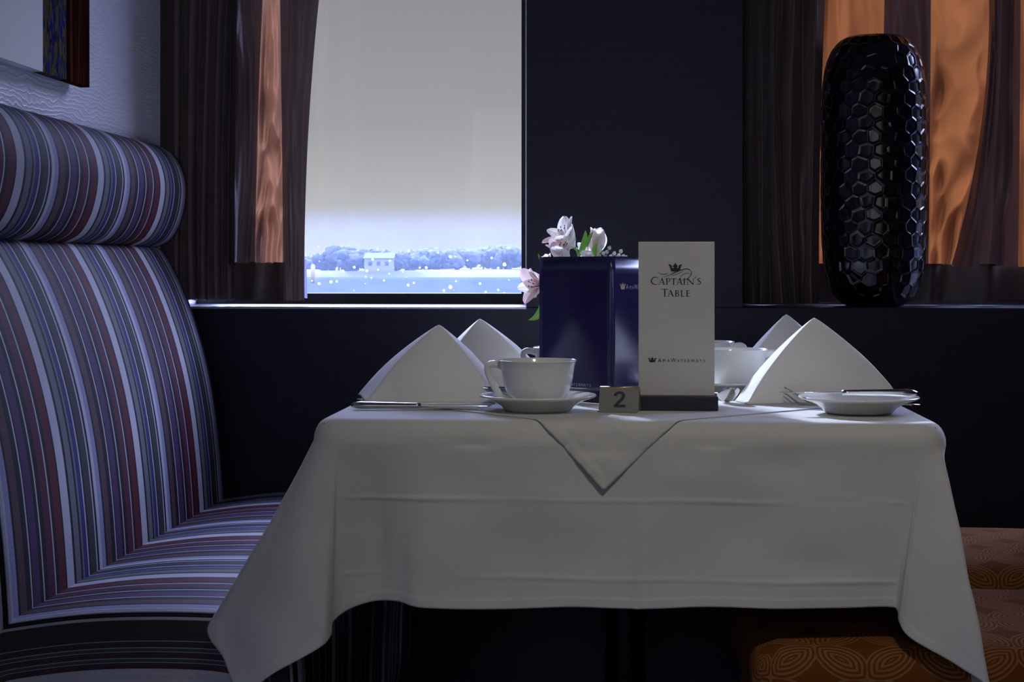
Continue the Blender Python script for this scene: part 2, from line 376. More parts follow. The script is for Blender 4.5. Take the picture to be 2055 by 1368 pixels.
# ------------------------------------------------------------------ curtains
def curtain(root, name, cols, mat, ytop, ybot, nc=10, nr=70, amp=.004, seed=0, wav=0., fx=.16):
    """cols: (px at row 0, px at row 300, px at row 600, depth Y, flare at the hem)"""
    C_ = smoothpath(cols, nc); g = []
    for j in range(nr+1):
        py = ytop + (ybot-ytop)*j/nr; row = []
        q = max(0, py)/600
        for i, c in enumerate(C_):
            a, b_, d = c[0], c[1], c[2]; tp = min(1, min(i, len(C_)-1-i)/4)
            px = a*(1-q)*(1-2*q) + 4*b_*q*(1-q) + d*q*(2*q-1)
            Y = c[3] + tp*(amp*noise.noise(Vector((i*fx+seed, py*.006, seed)))*1.8 + wav*(.3+.7*min(1, max(0, py)/450))*(.5-2.2*abs(noise.noise(Vector((i*.055, py*.011, seed+5))))))
            row.append(at(px, py + 2.0*noise.noise(Vector((i*.2, 0, seed)))*q, Y))
        g.append(row)
    return MB().grid(g).build(name, mat, root)
cl = thing('curtain', at(480, 600, 3.27), 'dark brown curtain with a copper satin stripe, left of the clear window', 'curtain')
cl.location = (0,0,0)
YT = -400
cols = [(321.5,321.5,321.5,3.203), (336,334,333,3.222)]
for k, (a, b_, c) in enumerate([(352,352,352), (366,364,362), (384,378,382), (402,396,398), (418,408,404), (428,420,418), (440,432,432), (455,446,446), (466,460,458), (476,472,470)]):
    cols.append((a, b_, c, 3.215 if k % 2 else 3.27))
curtain(cl, 'pleated_panel', cols, M['brown'], YT, 602, 8, seed=1)
curtain(cl, 'brown_panel', [(466,462,460,3.280), (476,472,470,3.268), (490,486,480,3.25), (508,504,495,3.245), (527,516,511,3.25)], M['brown'], YT, 527, 10, seed=2, amp=.008)
curtain(cl, 'copper_stripe', [(527,516,511,3.25), (540,532,530,3.24), (551,548,550,3.26), (562,566,569,3.248)], M['copper'], YT, 527, 14, 150, seed=3, amp=.016, wav=.045, fx=.045)
curtain(cl, 'edge_panel', [(562,566,569,3.248), (585,580,580,3.235), (610,592,592,3.25), (640,617,611,3.258)], M['brown'], YT, 603, 10, seed=4, amp=.006)
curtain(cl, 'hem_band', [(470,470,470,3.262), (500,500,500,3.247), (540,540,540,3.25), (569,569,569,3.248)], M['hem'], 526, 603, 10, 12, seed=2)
lin = satin('violet_lining', (.22,.20,.42), .5)
curtain(cl, 'lining', [(640,616,610,3.262), (641,618,617,3.28)], lin, 520, 598, 4, 10, seed=6)
c2 = thing('curtain', (0,0,0), 'narrow dark brown curtain hanging left of the black vase', 'curtain')
curtain(c2, 'pleated_panel', [(1486,1486,1486,3.30), (1497,1496,1499,3.28), (1507,1505,1512,3.24), (1516,1518,1524,3.29), (1528,1530,1528,3.235), (1540,1542,1545,3.29), (1554,1554,1570,3.235),
    (1572,1564,1585,3.28), (1592,1586,1596,3.24), (1612,1612,1610,3.28), (1634,1630,1626,3.235), (1656,1646,1644,3.27)], M['brown_lit'], YT, 608, 8, seed=11, amp=.01)
c3 = thing('curtain', (0,0,0), 'orange and brown satin curtain hanging behind the black vase', 'curtain')
Yc = 3.455
curtain(c3, 'brown_panel', [(1492,1492,1492,Yc), (1530,1530,1530,Yc-.012), (1580,1580,1580,Yc+.006), (1640,1640,1640,Yc)], M['brown2'], YT, 606, 6, seed=20, amp=.008)  # unseen panel added behind the narrow curtain to block sun leaking onto the vase
curtain(c3, 'orange_panel', [(1640,1640,1640,Yc), (1665,1665,1665,Yc-.02), (1690,1690,1690,Yc+.01), (1730,1730,1730,Yc-.015), (1775,1770,1770,Yc)], M['orange'], YT, 530, 10, seed=21, amp=.012, wav=.008)
curtain(c3, 'brown_panel', [(1775,1770,1770,Yc), (1800,1800,1800,Yc-.02), (1830,1830,1830,Yc+.01), (1868,1866,1862,Yc)], M['brown2'], YT, 530, 10, seed=22, amp=.01)
curtain(c3, 'orange_panel', [(1868,1866,1862,Yc), (1900,1890,1870,Yc-.02), (1945,1925,1885,Yc+.008), (1985,1962,1888,Yc)], M['orange'], YT, 530, 12, 140, seed=23, amp=.018, wav=.035, fx=.06)
curtain(c3, 'brown_panel', [(1985,1962,1888,Yc), (1998,1985,1940,Yc-.03), (2010,2000,1975,Yc+.01), (2026,2020,2010,Yc-.025), (2048,2046,2042,Yc)], M['brown2'], YT, 533, 10, seed=24, amp=.012)
curtain(c3, 'orange_panel', [(2048,2046,2042,Yc), (2070,2070,2066,Yc-.02), (2110,2110,2100,Yc)], M['orange'], YT, 535, 10, seed=25, amp=.012)
curtain(c3, 'brown_panel', [(2110,2110,2100,Yc), (2130,2130,2130,Yc-.03), (2160,2160,2160,Yc+.01), (2200,2200,2200,Yc-.025), (2240,2240,2240,Yc)], M['brown2'], YT, 535, 10, seed=26, amp=.012)
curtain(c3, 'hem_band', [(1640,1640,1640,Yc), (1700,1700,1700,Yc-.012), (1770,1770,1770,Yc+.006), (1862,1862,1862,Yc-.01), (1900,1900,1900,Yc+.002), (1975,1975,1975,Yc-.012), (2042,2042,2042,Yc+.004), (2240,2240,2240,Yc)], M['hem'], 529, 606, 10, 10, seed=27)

# ------------------------------------------------------------------ honeycomb vase
def honey_vase():
    Yv = 3.310; c = at(1754, 600, Yv); R0 = .108; H = .575
    nu, nv = 560, 620; ncol = 22; rowh = .0262
    prof = []
    K = 400
    for i in range(K+1):   # superellipse outline, closed shoulders
        a = -PI/2 + PI*i/K
        ca, sa = math.cos(a), math.sin(a)
        r = R0*math.copysign(abs(ca)**.62, ca); z = H/2 + H/2*math.copysign(abs(sa)**.36, sa)
        prof.append((r, z))
    P = np.array(prof); d = np.r_[0, np.cumsum(np.hypot(*np.diff(P, axis=0).T))]; L = d[-1]
    lo, hi = .055, L-.06
    s = np.linspace(lo, hi, nv); r = np.interp(s, d, P[:,0]); z = np.interp(s, d, P[:,1])
    r = r*(1-.03*((z-H*.55)/(H*.5))**2) 
    dr = np.gradient(r, s); dz = np.gradient(z, s); nl = np.hypot(dr, dz); nr_, nz_ = dz/nl, -dr/nl
    A = np.linspace(0, 2*PI, nu, endpoint=False)
    arc = R0*2*PI/ncol
    rng = np.random.RandomState(3); rows = int(L/rowh)+4
    jit = rng.uniform(-.19, .19, (rows, ncol, 2))
    SS, AA = np.meshgrid(s, A, indexing='ij'); rr = np.repeat(r[:,None], nu, 1)
    F1 = np.full(SS.shape, 9.0); F2 = np.full(SS.shape, 9.0)
    row0 = np.floor(SS/rowh).astype(int)
    for dj in (-1,0,1,2):
        row = row0+dj; off = (row % 2)*.5
        c0 = np.floor(AA/(2*PI)*ncol-off).astype(int)
        for di in (-1,0,1,2):
            ci = c0+di; jj = jit[np.clip(row,0,rows-1), ci % ncol]
            ca = (ci+off+jj[...,0])/ncol*2*PI; cs = (row+jj[...,1])*rowh
            dx = (AA-ca)*np.maximum(rr, R0*.6); dy = SS-cs; D = np.sqrt(dx*dx+dy*dy)
            new2 = np.where(D < F1, F1, np.minimum(F2, D)); F1 = np.minimum(F1, D); F2 = new2
    ed = np.clip((F2-F1)/.012, 0, 1)
    fade = np.clip((s-lo)/.02, 0, 1)*np.clip((hi-s)/.02, 0, 1)
    disp = -.0017*(1-(1-ed)**2)*fade[:,None]
    X = (rr+disp*nr_[:,None])*np.cos(AA); Yy = (rr+disp*nr_[:,None])*np.sin(AA); Z = z[:,None]+disp*nz_[:,None]
    z0 = Z.min()
    vs = np.stack([X, Yy, Z-z0], -1).reshape(-1,3).tolist()
    fs = []
    for i in range(nv-1):
        b0 = i*nu
        for k in range(nu):
            k2 = (k+1) % nu; fs.append((b0+k, b0+k2, b0+nu+k2, b0+nu+k))
    fs.append(tuple(range(nu))[::-1])
    n = len(vs); topz = vs[-1][2]; rt = r[-1]
    for q, (rq, zq) in enumerate([(.9,-.004), (.85,-.05), (.85,-.3), (0.01,-.3)]):
        vs += [(rt*rq*math.cos(a), rt*rq*math.sin(a), topz+zq) for a in A]
        b0 = n-nu+q*nu
        for k in range(nu):
            k2 = (k+1) % nu; fs.append((b0+k, b0+k2, b0+nu+k2, b0+nu+k))
    o = mesh('vase', vs, fs, M['black']); o.location = (c.x, Yv, SILL+.0005)
    hh = topz; o.scale = (1,1,.550/hh)
    tag(o, 'tall glossy black vase with honeycomb dimples on the window ledge', 'vase')
honey_vase()

# ------------------------------------------------------------------ wall picture
ZPB = 1.2555
def py_(px): 
    r = ray(px, 100); t = (XW+.03)/r.x; return (CP+r*t).y
yr = py_(180); y2 = py_(133); y3 = py_(86)
pic = thing('wall_picture', (XW+.02, 2.2, 1.6), 'abstract picture with pale blue, speckled olive and copper bands on the wall', 'picture'); pic.location = (0,0,0)
t = NT('picture_copper'); v = t.obj(); cc = t.ramp(t.noise(t.map(v, (1,70,2.2)), 1, 4, .6), [(.35, (.010,.003,.003)), (.52, (.035,.010,.007)), (.68, (.17,.05,.018))]); m1 = t.done(t.pbr(base=cc, rough=.8, spec=.0))
t = NT('picture_speckle'); v = t.obj(); vo = t.n('ShaderNodeTexVoronoi', {'Vector': t.map(v, (1,190,60)), 'Scale': 1.0}); sp = t.n('ShaderNodeSeparateColor', {0: vo.outputs['Color']}).outputs[0]
cc = t.ramp(t.math('MULTIPLY', t.math('ADD', sp, t.noise(t.map(v, (1,24,10)), 1, 3)), .5), [(.2, (.01,.02,.13)), (.36, (.03,.04,.18)), (.42, (.02,.02,.012)), (.48, (.09,.075,.028)), (.66, (.15,.12,.05)), (.9, (.04,.035,.02))]); m2 = t.done(t.pbr(base=cc, rough=.8, spec=.0))
t = NT('picture_pale_blue'); v = t.obj(); cc = t.ramp(t.noise(t.map(v, (1,3,3)), 1, 3), [(.3, (.78,.86,.97)), (.7, (.88,.93,1.0))]); m3 = t.done(t.pbr(base=cc, rough=.10, spec=.8, coat=.6))  # pale blue base brightened to stand in for the glossy panel's reflection
MB().box(XW+.012, XW+.03, y2, yr, ZPB, 2.1).build('copper_band', m1, pic, smooth=False, bev=.001)
MB().box(XW+.012, XW+.03, y3, y2, ZPB, 2.1).build('speckled_band', m2, pic, smooth=False)
MB().box(XW+.012, XW+.03, 1.6, y3, ZPB, 2.1).build('pale_blue_field', m3, pic, smooth=False)
MB().box(XW, XW+.013, 1.66, yr-.06, ZPB+.06, 2.04).build('backing_frame', M['frame'], pic, smooth=False)

# ------------------------------------------------------------------ banquette
PER = .358
def sweep(name, prof, y0, y1, r, parent, mat, n=6, sp=5, caps=8, cen=None, r1=None):
    P = smoothpath(prof, sp); P = [np.array(p) for p in P]
    c = np.array(cen) if cen is not None else np.mean(P, axis=0)
    r1 = r1 or r
    rings = []   # (y, inset, scale, u)
    for k in range(caps, 0, -1): rings.append((y0, r, 1-k/caps*.97, y0-r*.57-.5*k/caps*.4))
    for k in range(n+1):
        a = PI/2*k/n; rings.append((y0+r*(1-math.sin(a)), r*(1-math.sin(PI/2-a+PI/2)) if 0 else r*(1-math.sin(a)) if 0 else r*math.cos(a), 1, y0+r*a-r*.57))
    N = 40
    for k in range(1, N): yy = y0+r + (y1-r1-y0-r)*k/N; rings.append((yy, 0, 1, yy))
    for k in range(n+1):
        a = PI/2*k/n; rings.append((y1-r1+r1*math.sin(a), r1*(1-math.cos(a)), 1, y1-r1+r1*a))
    for k in range(1, caps+1): rings.append((y1, r1, 1-k/caps*.97, y1-r1+r1*PI/2+.2*k/caps))
    # correct the near rounding: inset goes r -> 0
    idx = caps
    for k in range(n+1):
        a = PI/2*k/n; rings[idx+k] = (y0+r*(1-math.sin(a)), r*(1-math.cos(PI/2-a)) , 1, y0+r-r*(PI/2-a))
    # near rounding runs from the cap (a=0, y=y0+r?) so order it by y
    for k in range(n+1):
        a = PI/2*(1-k/n); rings[idx+k] = (y0+r*(1-math.sin(a)), r*(1-math.cos(a)), 1, y0+r-r*a)
    # normals of profile
    m = len(P); nrm = []
    for i in range(m):
        t_ = P[min(i+1, m-1)]-P[max(i-1, 0)]; nn = np.array([t_[1], -t_[0]]); nn = nn/(np.linalg.norm(nn)+1e-9)
        if np.dot(nn, P[i]-c) < 0: nn = -nn
        nrm.append(nn)
    vs = []; uv = []; ac = [0]
    for i in range(1, m): ac.append(ac[-1]+np.linalg.norm(P[i]-P[i-1]))
    for (yy, ins, sc, u) in rings:
        if sc < 1 and yy == y0: u = PER*(8.60-.29)-(1-sc)*.15  # near cap moved onto the dark stripes, standing in for its shade
        for i in range(m):
            q = P[i]-nrm[i]*ins; q = c+(q-c)*sc; q[0] = max(q[0], -.949)
            vs.append((q[0], yy, q[1])); uv.append((u, ac[i]))
    fs = []
    for j in range(len(rings)-1):
        for i in range(m-1): fs.append((j*m+i, j*m+i+1, (j+1)*m+i+1, (j+1)*m+i))
    return recalc(mesh(name, vs, fs, mat, parent, uvs=uv))
bq = thing('banquette', (0,0,0), 'high-backed banquette in multicoloured stripes along the wallpapered wall', 'banquette seat')
YN, YFAR = 2.0, 3.165
sweep('headrest', [(-.949,.985), (-.925,.990), (-.902,1.004), (-.884,1.035), (-.874,1.075), (-.873,1.11), (-.882,1.145), (-.900,1.172), (-.925,1.188), (-.949,1.192)], YN, YFAR, .03, bq, M['stripe'], r1=.035, cen=(-.948,1.09))
sweep('backrest', [(-.949,.40), (-.80,.40), (-.797,.47), (-.800,.53), (-.806,.60), (-.816,.68), (-.832,.76), (-.855,.84), (-.882,.91), (-.905,.955), (-.925,.984), (-.949,.988)], YN, YFAR, .03, bq, M['stripe'], r1=.045, cen=(-.948,.66))
sweep('seat', [(-.949,.18), (-.949,.42), (-.90,.46), (-.84,.475), (-.80,.486), (-.70,.500), (-.60,.505), (-.50,.503), (-.455,.492), (-.425,.465), (-.415,.42), (-.418,.30), (-.43,.16), (-.50,.14)], YN, YFAR, .035, bq, M['stripe'], cen=(-.68,.16))
MB().box(-.949, -.47, YN+.05, YFAR, 0, .16).build('plinth', M['frame'], bq, smooth=False)

# ------------------------------------------------------------------ patterned chairs on the right
def rbox(name, x0, x1, y0, y1, z0, z1, r, mat, parent, puff=0, slope=0):
    """rounded cushion with uv in metres"""
    nx, ny, nz = 18, 16, 8; bm = bmesh.new()
    vs = []; fs = []; uv = []
    cx, cy, cz = (x0+x1)/2, (y0+y1)/2, (z0+z1)/2; hx, hy, hz = (x1-x0)/2, (y1-y0)/2, (z1-z0)/2
    def face(f, a, b, uvf):
        base = len(vs)
        for i in range(a+1):
            for j in range(b+1):
                p = f(2*i/a-1, 2*j/b-1); q = Vector((max(-hx+r, min(hx-r, p[0]*hx)), max(-hy+r, min(hy-r, p[1]*hy)), max(-hz+r, min(hz-r, p[2]*hz))))
                d = Vector((p[0]*hx, p[1]*hy, p[2]*hz))-q
                if d.length > 1e-7: d = d.normalized()*r
                v = q+d
                v.z += puff*(1-p[0]**2)*(1-p[1]**2)*(1 if p[2] > 0 else 0)
                vs.append((cx+v.x, cy+v.y, cz+v.z+slope*p[0])); uv.append(uvf(p))
        for i in range(a):
            for j in range(b): fs.append((base+i*(b+1)+j, base+(i+1)*(b+1)+j, base+(i+1)*(b+1)+j+1, base+i*(b+1)+j+1))
    face(lambda a, b: (a, b, 1), nx, ny, lambda p: (p[0]*hx, p[1]*hy)); face(lambda a, b: (a, b, -1), nx, ny, lambda p: (p[0]*hx, p[1]*hy))
    face(lambda a, b: (a, -1, b), nx, nz, lambda p: (p[0]*hx, -hy-hz+p[2]*hz)); face(lambda a, b: (a, 1, b), nx, nz, lambda p: (p[0]*hx, hy+hz+p[2]*hz))
    face(lambda a, b: (-1, a, b), ny, nz, lambda p: (-hx-hz+p[2]*hz, p[1]*hy)); face(lambda a, b: (1, a, b), ny, nz, lambda p: (hx+hz+p[2]*hz, p[1]*hy))
    o = mesh(name, vs, fs, mat, parent, uvs=uv)
    bm.from_mesh(o.data); bmesh.ops.remove_doubles(bm, verts=bm.verts, dist=1e-5); bmesh.ops.recalc_face_normals(bm, faces=bm.faces); bm.to_mesh(o.data); bm.free()
    return o
def chair(x, y, label, x1):
    r = thing('upholstered_chair', (x, y, 0), label, 'chair', 'rust patterned chairs')
    rbox('seat_cushion', 0, x1, .0, .40, .39, .495, .035, M['scroll'], r, puff=.008)
    rbox('seat_base', .01, x1, .012, .388, .12, .392, .015, M['scroll'], r)
    for a in (.05, x1-.06):
        for b in (.05, .35):
            MB().tube([(a, b, 0), (a, b, .125)], [.014, .02], 12).build('leg', M['wood'], r)
    rbox('backrest', x1, x1+.10, .0, .40, .30, .98, .04, M['scroll'], r)
    return r
chair(.15, 1.90, 'rust chair with leaf ring pattern, tucked under the near right corner of the table', .62)
chair(.20, 2.44, 'rust chair with leaf ring pattern, standing against the window wall side', .60)

# ------------------------------------------------------------------ table and cloth
ZT = .759
tb = thing('dining_table', (0, 2.5, 0), 'dark pedestal table hidden under the white tablecloth', 'table')
MB().box(-.372, .372, -.562, .56, ZT-.03, ZT-.004).build('tabletop', M['wood'], tb, smooth=False, bev=.004)
MB().lathe([(.035,.03), (.035,ZT-.03)], 24, (0,.25,0)).build('pedestal', M['black'], tb)
MB().box(-.2, .2, .05, .45, 0, .03).build('foot_plate', M['frame'], tb, smooth=False, bev=.01)
X0, X1, Y0, Y1 = -.38, .38, 1.93, 3.07
RC = .03
def edge_pt(s):
    """point and outward normal on the rounded table outline; s: 0-1 left side back->front, 1-2 front left->right, 2-3 right side front->back; corners span +-0.06"""
    def corner(cx, cy, a0, a1, f):
        a = a0+(a1-a0)*f; return Vector((cx+RC*math.cos(a), cy+RC*math.sin(a))), Vector((math.cos(a), math.sin(a)))
    if s < .94: f = s/.94; return Vector((X0, Y1+(Y0+RC-Y1)*f)), Vector((-1,0))
    if s < 1.06: return corner(X0+RC, Y0+RC, PI, 1.5*PI, (s-.94)/.12)
    if s < 1.94: f = (s-1.06)/.88; return Vector((X0+RC+(X1-X0-2*RC)*f, Y0)), Vector((0,-1))
    if s < 2.06: return corner(X1-RC, Y0+RC, 1.5*PI, 2*PI, (s-1.94)/.12)
    f = (s-2.06)/.94; return Vector((X1, Y0+RC+(Y1-Y0-RC)*f)), Vector((1,0))
def sx_(px): # front-edge parameter for an image column
    x = at(px, 845, Y0).x; return 1.06+.88*(x-X0-RC)/(X1-X0-2*RC)
HEM = [(0, (-.395,3.07,.55)), (.3, (-.405,2.7,.55)), (.6, (-.41,2.4,.548)), (.8, (-.425,2.2,.54)), (.92, (-.47,2.06,.528)), 
       (.965, tuple(at(424,1252,1.965))), (.985, tuple(at(450,1320,1.93))), (1.0, tuple(at(486,1388,1.90))), (1.02, tuple(at(560,1345,1.88))),
       (1.04, tuple(at(640,1300,1.885))), (1.052, tuple(at(664,1275,1.905))), (1.062, tuple(at(668,1248,1.925))), (1.085, tuple(at(700,1222,1.94))), (sx_(735), tuple(at(750,1206,1.945))),
       (sx_(800), tuple(at(800,1206,1.935))), (sx_(850), tuple(at(850,1219,1.92))), (sx_(1000), tuple(at(1000,1222,1.925))), (sx_(1150), tuple(at(1150,1218,1.922))), (sx_(1280), tuple(at(1280,1222,1.92))),
       (sx_(1420), tuple(at(1420,1217,1.923))), (sx_(1560), tuple(at(1560,1221,1.92))), (sx_(1700), tuple(at(1700,1219,1.925))), (1.915, tuple(at(1785,1217,1.93))), (1.935, tuple(at(1801,1226,1.925))),
       (1.95, tuple(at(1806,1250,1.91))), (1.962, tuple(at(1830,1282,1.895))), (1.985, tuple(at(1920,1335,1.87))), (2.0, tuple(at(1988,1388,1.86))), (2.015, tuple(at(1930,1425,1.92))), (2.03, tuple(at(1850,1368,1.98))), (2.045, tuple(at(1803,1318,2.03))),
       (2.06, tuple(at(1797,1280,2.09))), (2.12, (.40,2.2,.535)), (2.3, (.405,2.35,.545)), (2.6, (.40,2.7,.55)), (3, (.395,3.07,.55))]
def gs(x, c, w_): return math.exp(-((x-c)/w_)**2)
def build_cloth():
    nseg = 12
    Cs = smoothpath([h for s, h in HEM], nseg); cols = []
    for i, c in enumerate(Cs):
        k = min(i//nseg, len(HEM)-2); f = i/nseg-k; s = HEM[k][0]*(1-f)+HEM[k+1][0]*f
        E, N = edge_pt(min(s, 3)); cols.append((s, E, N, Vector(c)))
    nb = 7; nd = 90; rows = []
    zc = [at(1250, y, 1.93).z for y in (884, 1003, 1160)]; xc = at(1280, 1000, 1.93).x
    dents = [(950,888,38,9,.0028), (1430,890,30,8,.0026), (1330,885,60,6,.0014), (900,960,60,40,.002), (1100,1000,90,50,-.002), (1480,1060,70,60,.003), (760,1080,24,120,.004), (1700,960,60,80,.0025), (1560,930,70,35,.0025), (1180,1120,70,40,.002), (1640,1130,80,30,.002), (1020,1100,60,60,.0025), (1375,950,50,30,-.0015)]
    dd = [(at(a, b_, 1.93), sxx/1650, szz/1650, d) for a, b_, sxx, szz, d in dents]
    vs = []; uv = []; ulen = 0; prevH = None
    for (s, E, N, H) in cols:
        if prevH is not None: ulen += (H-prevH).length
        prevH = H; ur = ulen if .93 < s < 1.0 else 0.0
        N3 = Vector((N.x, N.y, 0)); e3 = Vector((E.x, E.y, ZT))
        I = e3-N3*.018; B0 = e3+N3*.006+Vector((0,0,-.028)); L = (H-B0).length
        front = max(0, min(1, (s-1.06)/.03))*max(0, min(1, (1.94-s)/.03))
        for k in range(nb):
            t_ = k/nb; p = I*(1-t_)**2 + (e3+N3*.003+Vector((0,0,.001)))*2*t_*(1-t_) + B0*t_*t_
            vs.append(p); uv.append((ulen, L+.03*(1-t_)))
        for k in range(nd+1):
            t_ = k/nd; p = B0.lerp(H, t_)
            d = 0
            q = Vector((s*7, t_*1.5, 1.3))
            d += .004*noise.noise(q)*t_ + .0022*noise.noise(Vector((p.x*14, p.z*16, 4)))
            if front > 0:
                for z_ in zc: d += front*.0009*gs(p.z, z_+.002*noise.noise(Vector((p.x*8, z_, 0))), .0022)*(.5+noise.noise(Vector((p.x*6, z_*9, 2))))*2
                d += front*.0030*gs(p.x, xc, .0035)*min(1, max(0, (t_-.3)*4))
                d -= front*.0016*(1 if p.x < xc else 0)*gs(p.x, xc, .05)*min(1, max(0, (t_-.3)*4))
                for c_, a_, b_, m_ in dd: d += -front*m_*1.3*gs(p.x, c_.x, a_)*gs(p.z, c_.z, b_)
            else:
                d += .006*math.sin(s*95+1.0)*t_*(1-t_)*2*(1 if .95 < s < 1.055 or 1.95 < s < 2.05 else .3)
                d += .004*noise.noise(Vector((p.x*18, p.y*6, p.z*18)))*t_
            # stitched hem, thicker by a fold
            v_ = L*(1-t_)
            if v_ < .0125: d += .0006
            p = p + N3*d; vs.append(p); uv.append((ur, v_))
    m = nb+nd+1; n = len(cols); fs = []
    for i in range(n-1):
        for j in range(m-1): fs.append((i*m+j, i*m+j+1, (i+1)*m+j+1, (i+1)*m+j))
    # top sheet, plus the short drop at the wall side
    fs.append(tuple(i*m for i in range(n)))
    o = mesh('tablecloth', vs, fs, M['cloth'], uvs=uv, solid=.0012, off=0)
    bm = bmesh.new(); bm.from_mesh(o.data); big = max(bm.faces, key=lambda f: len(f.verts)); 
    bmesh.ops.recalc_face_normals(bm, faces=bm.faces); bm.to_mesh(o.data); bm.free()
    # back strip closing the top up to the wall edge
    return o
tc_ = build_cloth(); tag(tc_, 'white cloth with long hanging corners draped over the table', 'tablecloth')
# diamond-laid topper
def topper():
    side = .51; hd = side/math.sqrt(2); apex = Vector((at(1212, 983, 1.92).x, 0)); zt = at(1212, 984, 1.92).z
    drop = ZT+.0019-zt; y0 = Y0-drop+.006; cx = apex.x; cy = y0+hd
    n = 150; vs = []; uv = []; ang = math.radians(-1.5)
    for i in range(n+1):
        for j in range(n+1):
            a = i/n; b_ = j/n
            X = (a-b_)*hd; Yl = (a+b_)*hd-hd
            # left hem edge is b=0..; rotate slightly about the front corner
            x = X*math.cos(ang)-(Yl+hd)*math.sin(ang); yy = X*math.sin(ang)+(Yl+hd)*math.cos(ang)
            x += cx; y = y0+yy
            z = ZT+.0010
            R_ = .012
            if y < Y0+R_:
                d = Y0+R_-y
                if d < R_*PI/2: q = d/R_; y = Y0+R_-(R_+.004)*math.sin(q); z = ZT+.0010-(R_)*(1-math.cos(q))
                else:
                    dn = d-R_*PI/2; y = Y0-.0045-.07*dn; z = ZT+.0010-R_-dn
                    y -= .003*gs(x, cx-.005, .03)*min(1, dn*30) - .0012*noise.noise(Vector((x*40, z*40, 0)))
                    y += .0022*gs(z, .725, .006)*.3*min(1, dn*60)
            da, db = a*side, b_*side
            e = min(da, db, side-da, side-db)
            h = 0
            if e < .0125: h = .0007
            if z < ZT-.005: y -= h
            else: z += h*.6
            u_ = db if (da <= db and e == da) else da
            if db > da and a < .5: y -= .0012*abs(math.sin(b_*90))*(1 if da < .0125 else 0)*(1 if z < ZT-.01 else 0)
            vs.append((x, y, z)); uv.append((u_ if e != db else da, e))
    fs = [(i*(n+1)+j, i*(n+1)+j+1, (i+1)*(n+1)+j+1, (i+1)*(n+1)+j) for i in range(n) for j in range(n)]
    o = mesh('table_topper', vs, fs, M['cloth'], uvs=uv, solid=.001, off=0)
    tag(o, 'small square white topper laid diagonally, its corner hanging over the front', 'table topper')
topper()
ZB = ZT+.0020

# ------------------------------------------------------------------ crockery
def saucer_prof(R=.075):
    return [(0,.0040), (.024,.0040), (.030,.0050), (.045,.0100), (.060,.0158), (.072,.0188), (.0745,.0195), (.0752,.0203), (.0748,.0212), (.073,.0212), (.060,.0188), (.046,.0135), (.034,.0085), (.028,.0066), (.0255,.0070), (.024,.0060), (0,.0058)]
def saucer_mesh(name, parent=None, loc=(0,0,0)):
    foot = [(0,.002), (.038,.002), (.039,0.0), (.0425,0.0), (.0445,.0025), (.048,.0065), (.056,.0112), (.066,.0150), (.0735,.0172), (.0757,.0186), (.0760,.0198), (.0750,.0208), (.072,.0206), (.060,.0178), (.048,.0120), (.038,.0078), (.030,.0062), (.0285,.0072), (.027,.0062), (0,.0060)]
    o = MB().lathe(foot, 96).build(name, M['porcelain'], parent); o.location = loc; return o
def saucer(c, label, group=None, name='saucer', cat='saucer'):
    o = saucer_mesh(name); o.location = (c.x, c.y, ZB); return tag(o, label, cat, group)
_cup = {}
def cup_parts(root):
    if not _cup:
        pr = smoothpath([(.021,0), (.0255,.0008), (.027,.004), (.0335,.0088), (.0400,.0160), (.0440,.0250), (.0462,.035), (.0475,.044), (.0495,.0515)], 6)
        inn = smoothpath([(.0508,.0528), (.0495,.0528), (.0458,.0440), (.0445,.035), (.0423,.025), (.0380,.0165), (.026,.009), (.010,.0055), (.0005,.005)], 5)
        pr = [tuple(p) for p in pr] + [tuple(p) for p in inn]
        pr = [(0,.0012), (.018,.0012)] + pr
        _cup['b'] = MB().lathe(pr, 96)
        hp = smoothpath([(-.0430,.0440), (-.0520,.0475), (-.0600,.0480), (-.0650,.0445), (-.0640,.0370), (-.0590,.0260), (-.0520,.0165), (-.0440,.0105), (-.0340,.0095)], 5)
        _cup['h'] = MB().tube([(p[0], 0, p[1]) for p in hp], [(.0042, .0028)]*len(hp), 14, up=Vector((0,1,0)))
    _cup['b'].build('cup_bowl', M['porcelain'], root); _cup['h'].build('handle', M['porcelain'], root)
def cup(c, label, rz, group='white teacups on saucers', s=1.0):
    r = thing('teacup', (c.x, c.y, ZB+.0064), label, 'teacup', group, rz); r.scale = (s, s, s*1.10); cup_parts(r); return r
G_S = 'white saucers under the cups'
c1 = at(1079, 800, 2.057); cup(c1, 'white teacup at the front left, its handle towards the pyramid napkin', 0); saucer(c1, 'deep-footed white saucer under the front left teacup', G_S)
c2_ = at(1137, 760, 2.40); cup(c2_, 'white teacup mostly hidden behind the left edge of the navy folder', .1); saucer(c2_, 'white saucer hidden behind the navy folder', G_S)
c3_ = at(1470, 760, 2.335); cup(c3_, 'sunlit white teacup between the silver card and the right napkin', PI+.1, s=1.02); saucer(c3_, 'sunlit white saucer behind the silver card, with a spoon leaning', G_S)
c4_ = at(1412, 740, 2.60); cup(c4_, 'white teacup furthest back, its rim peeking out behind the silver card', PI-.1); saucer(c4_, 'white saucer under the furthest teacup', G_S)
c5_ = at(1723, 800, 2.057); saucer(c5_, 'white bread plate at the right front with a knife laid across', None, 'bread_plate', 'plate')

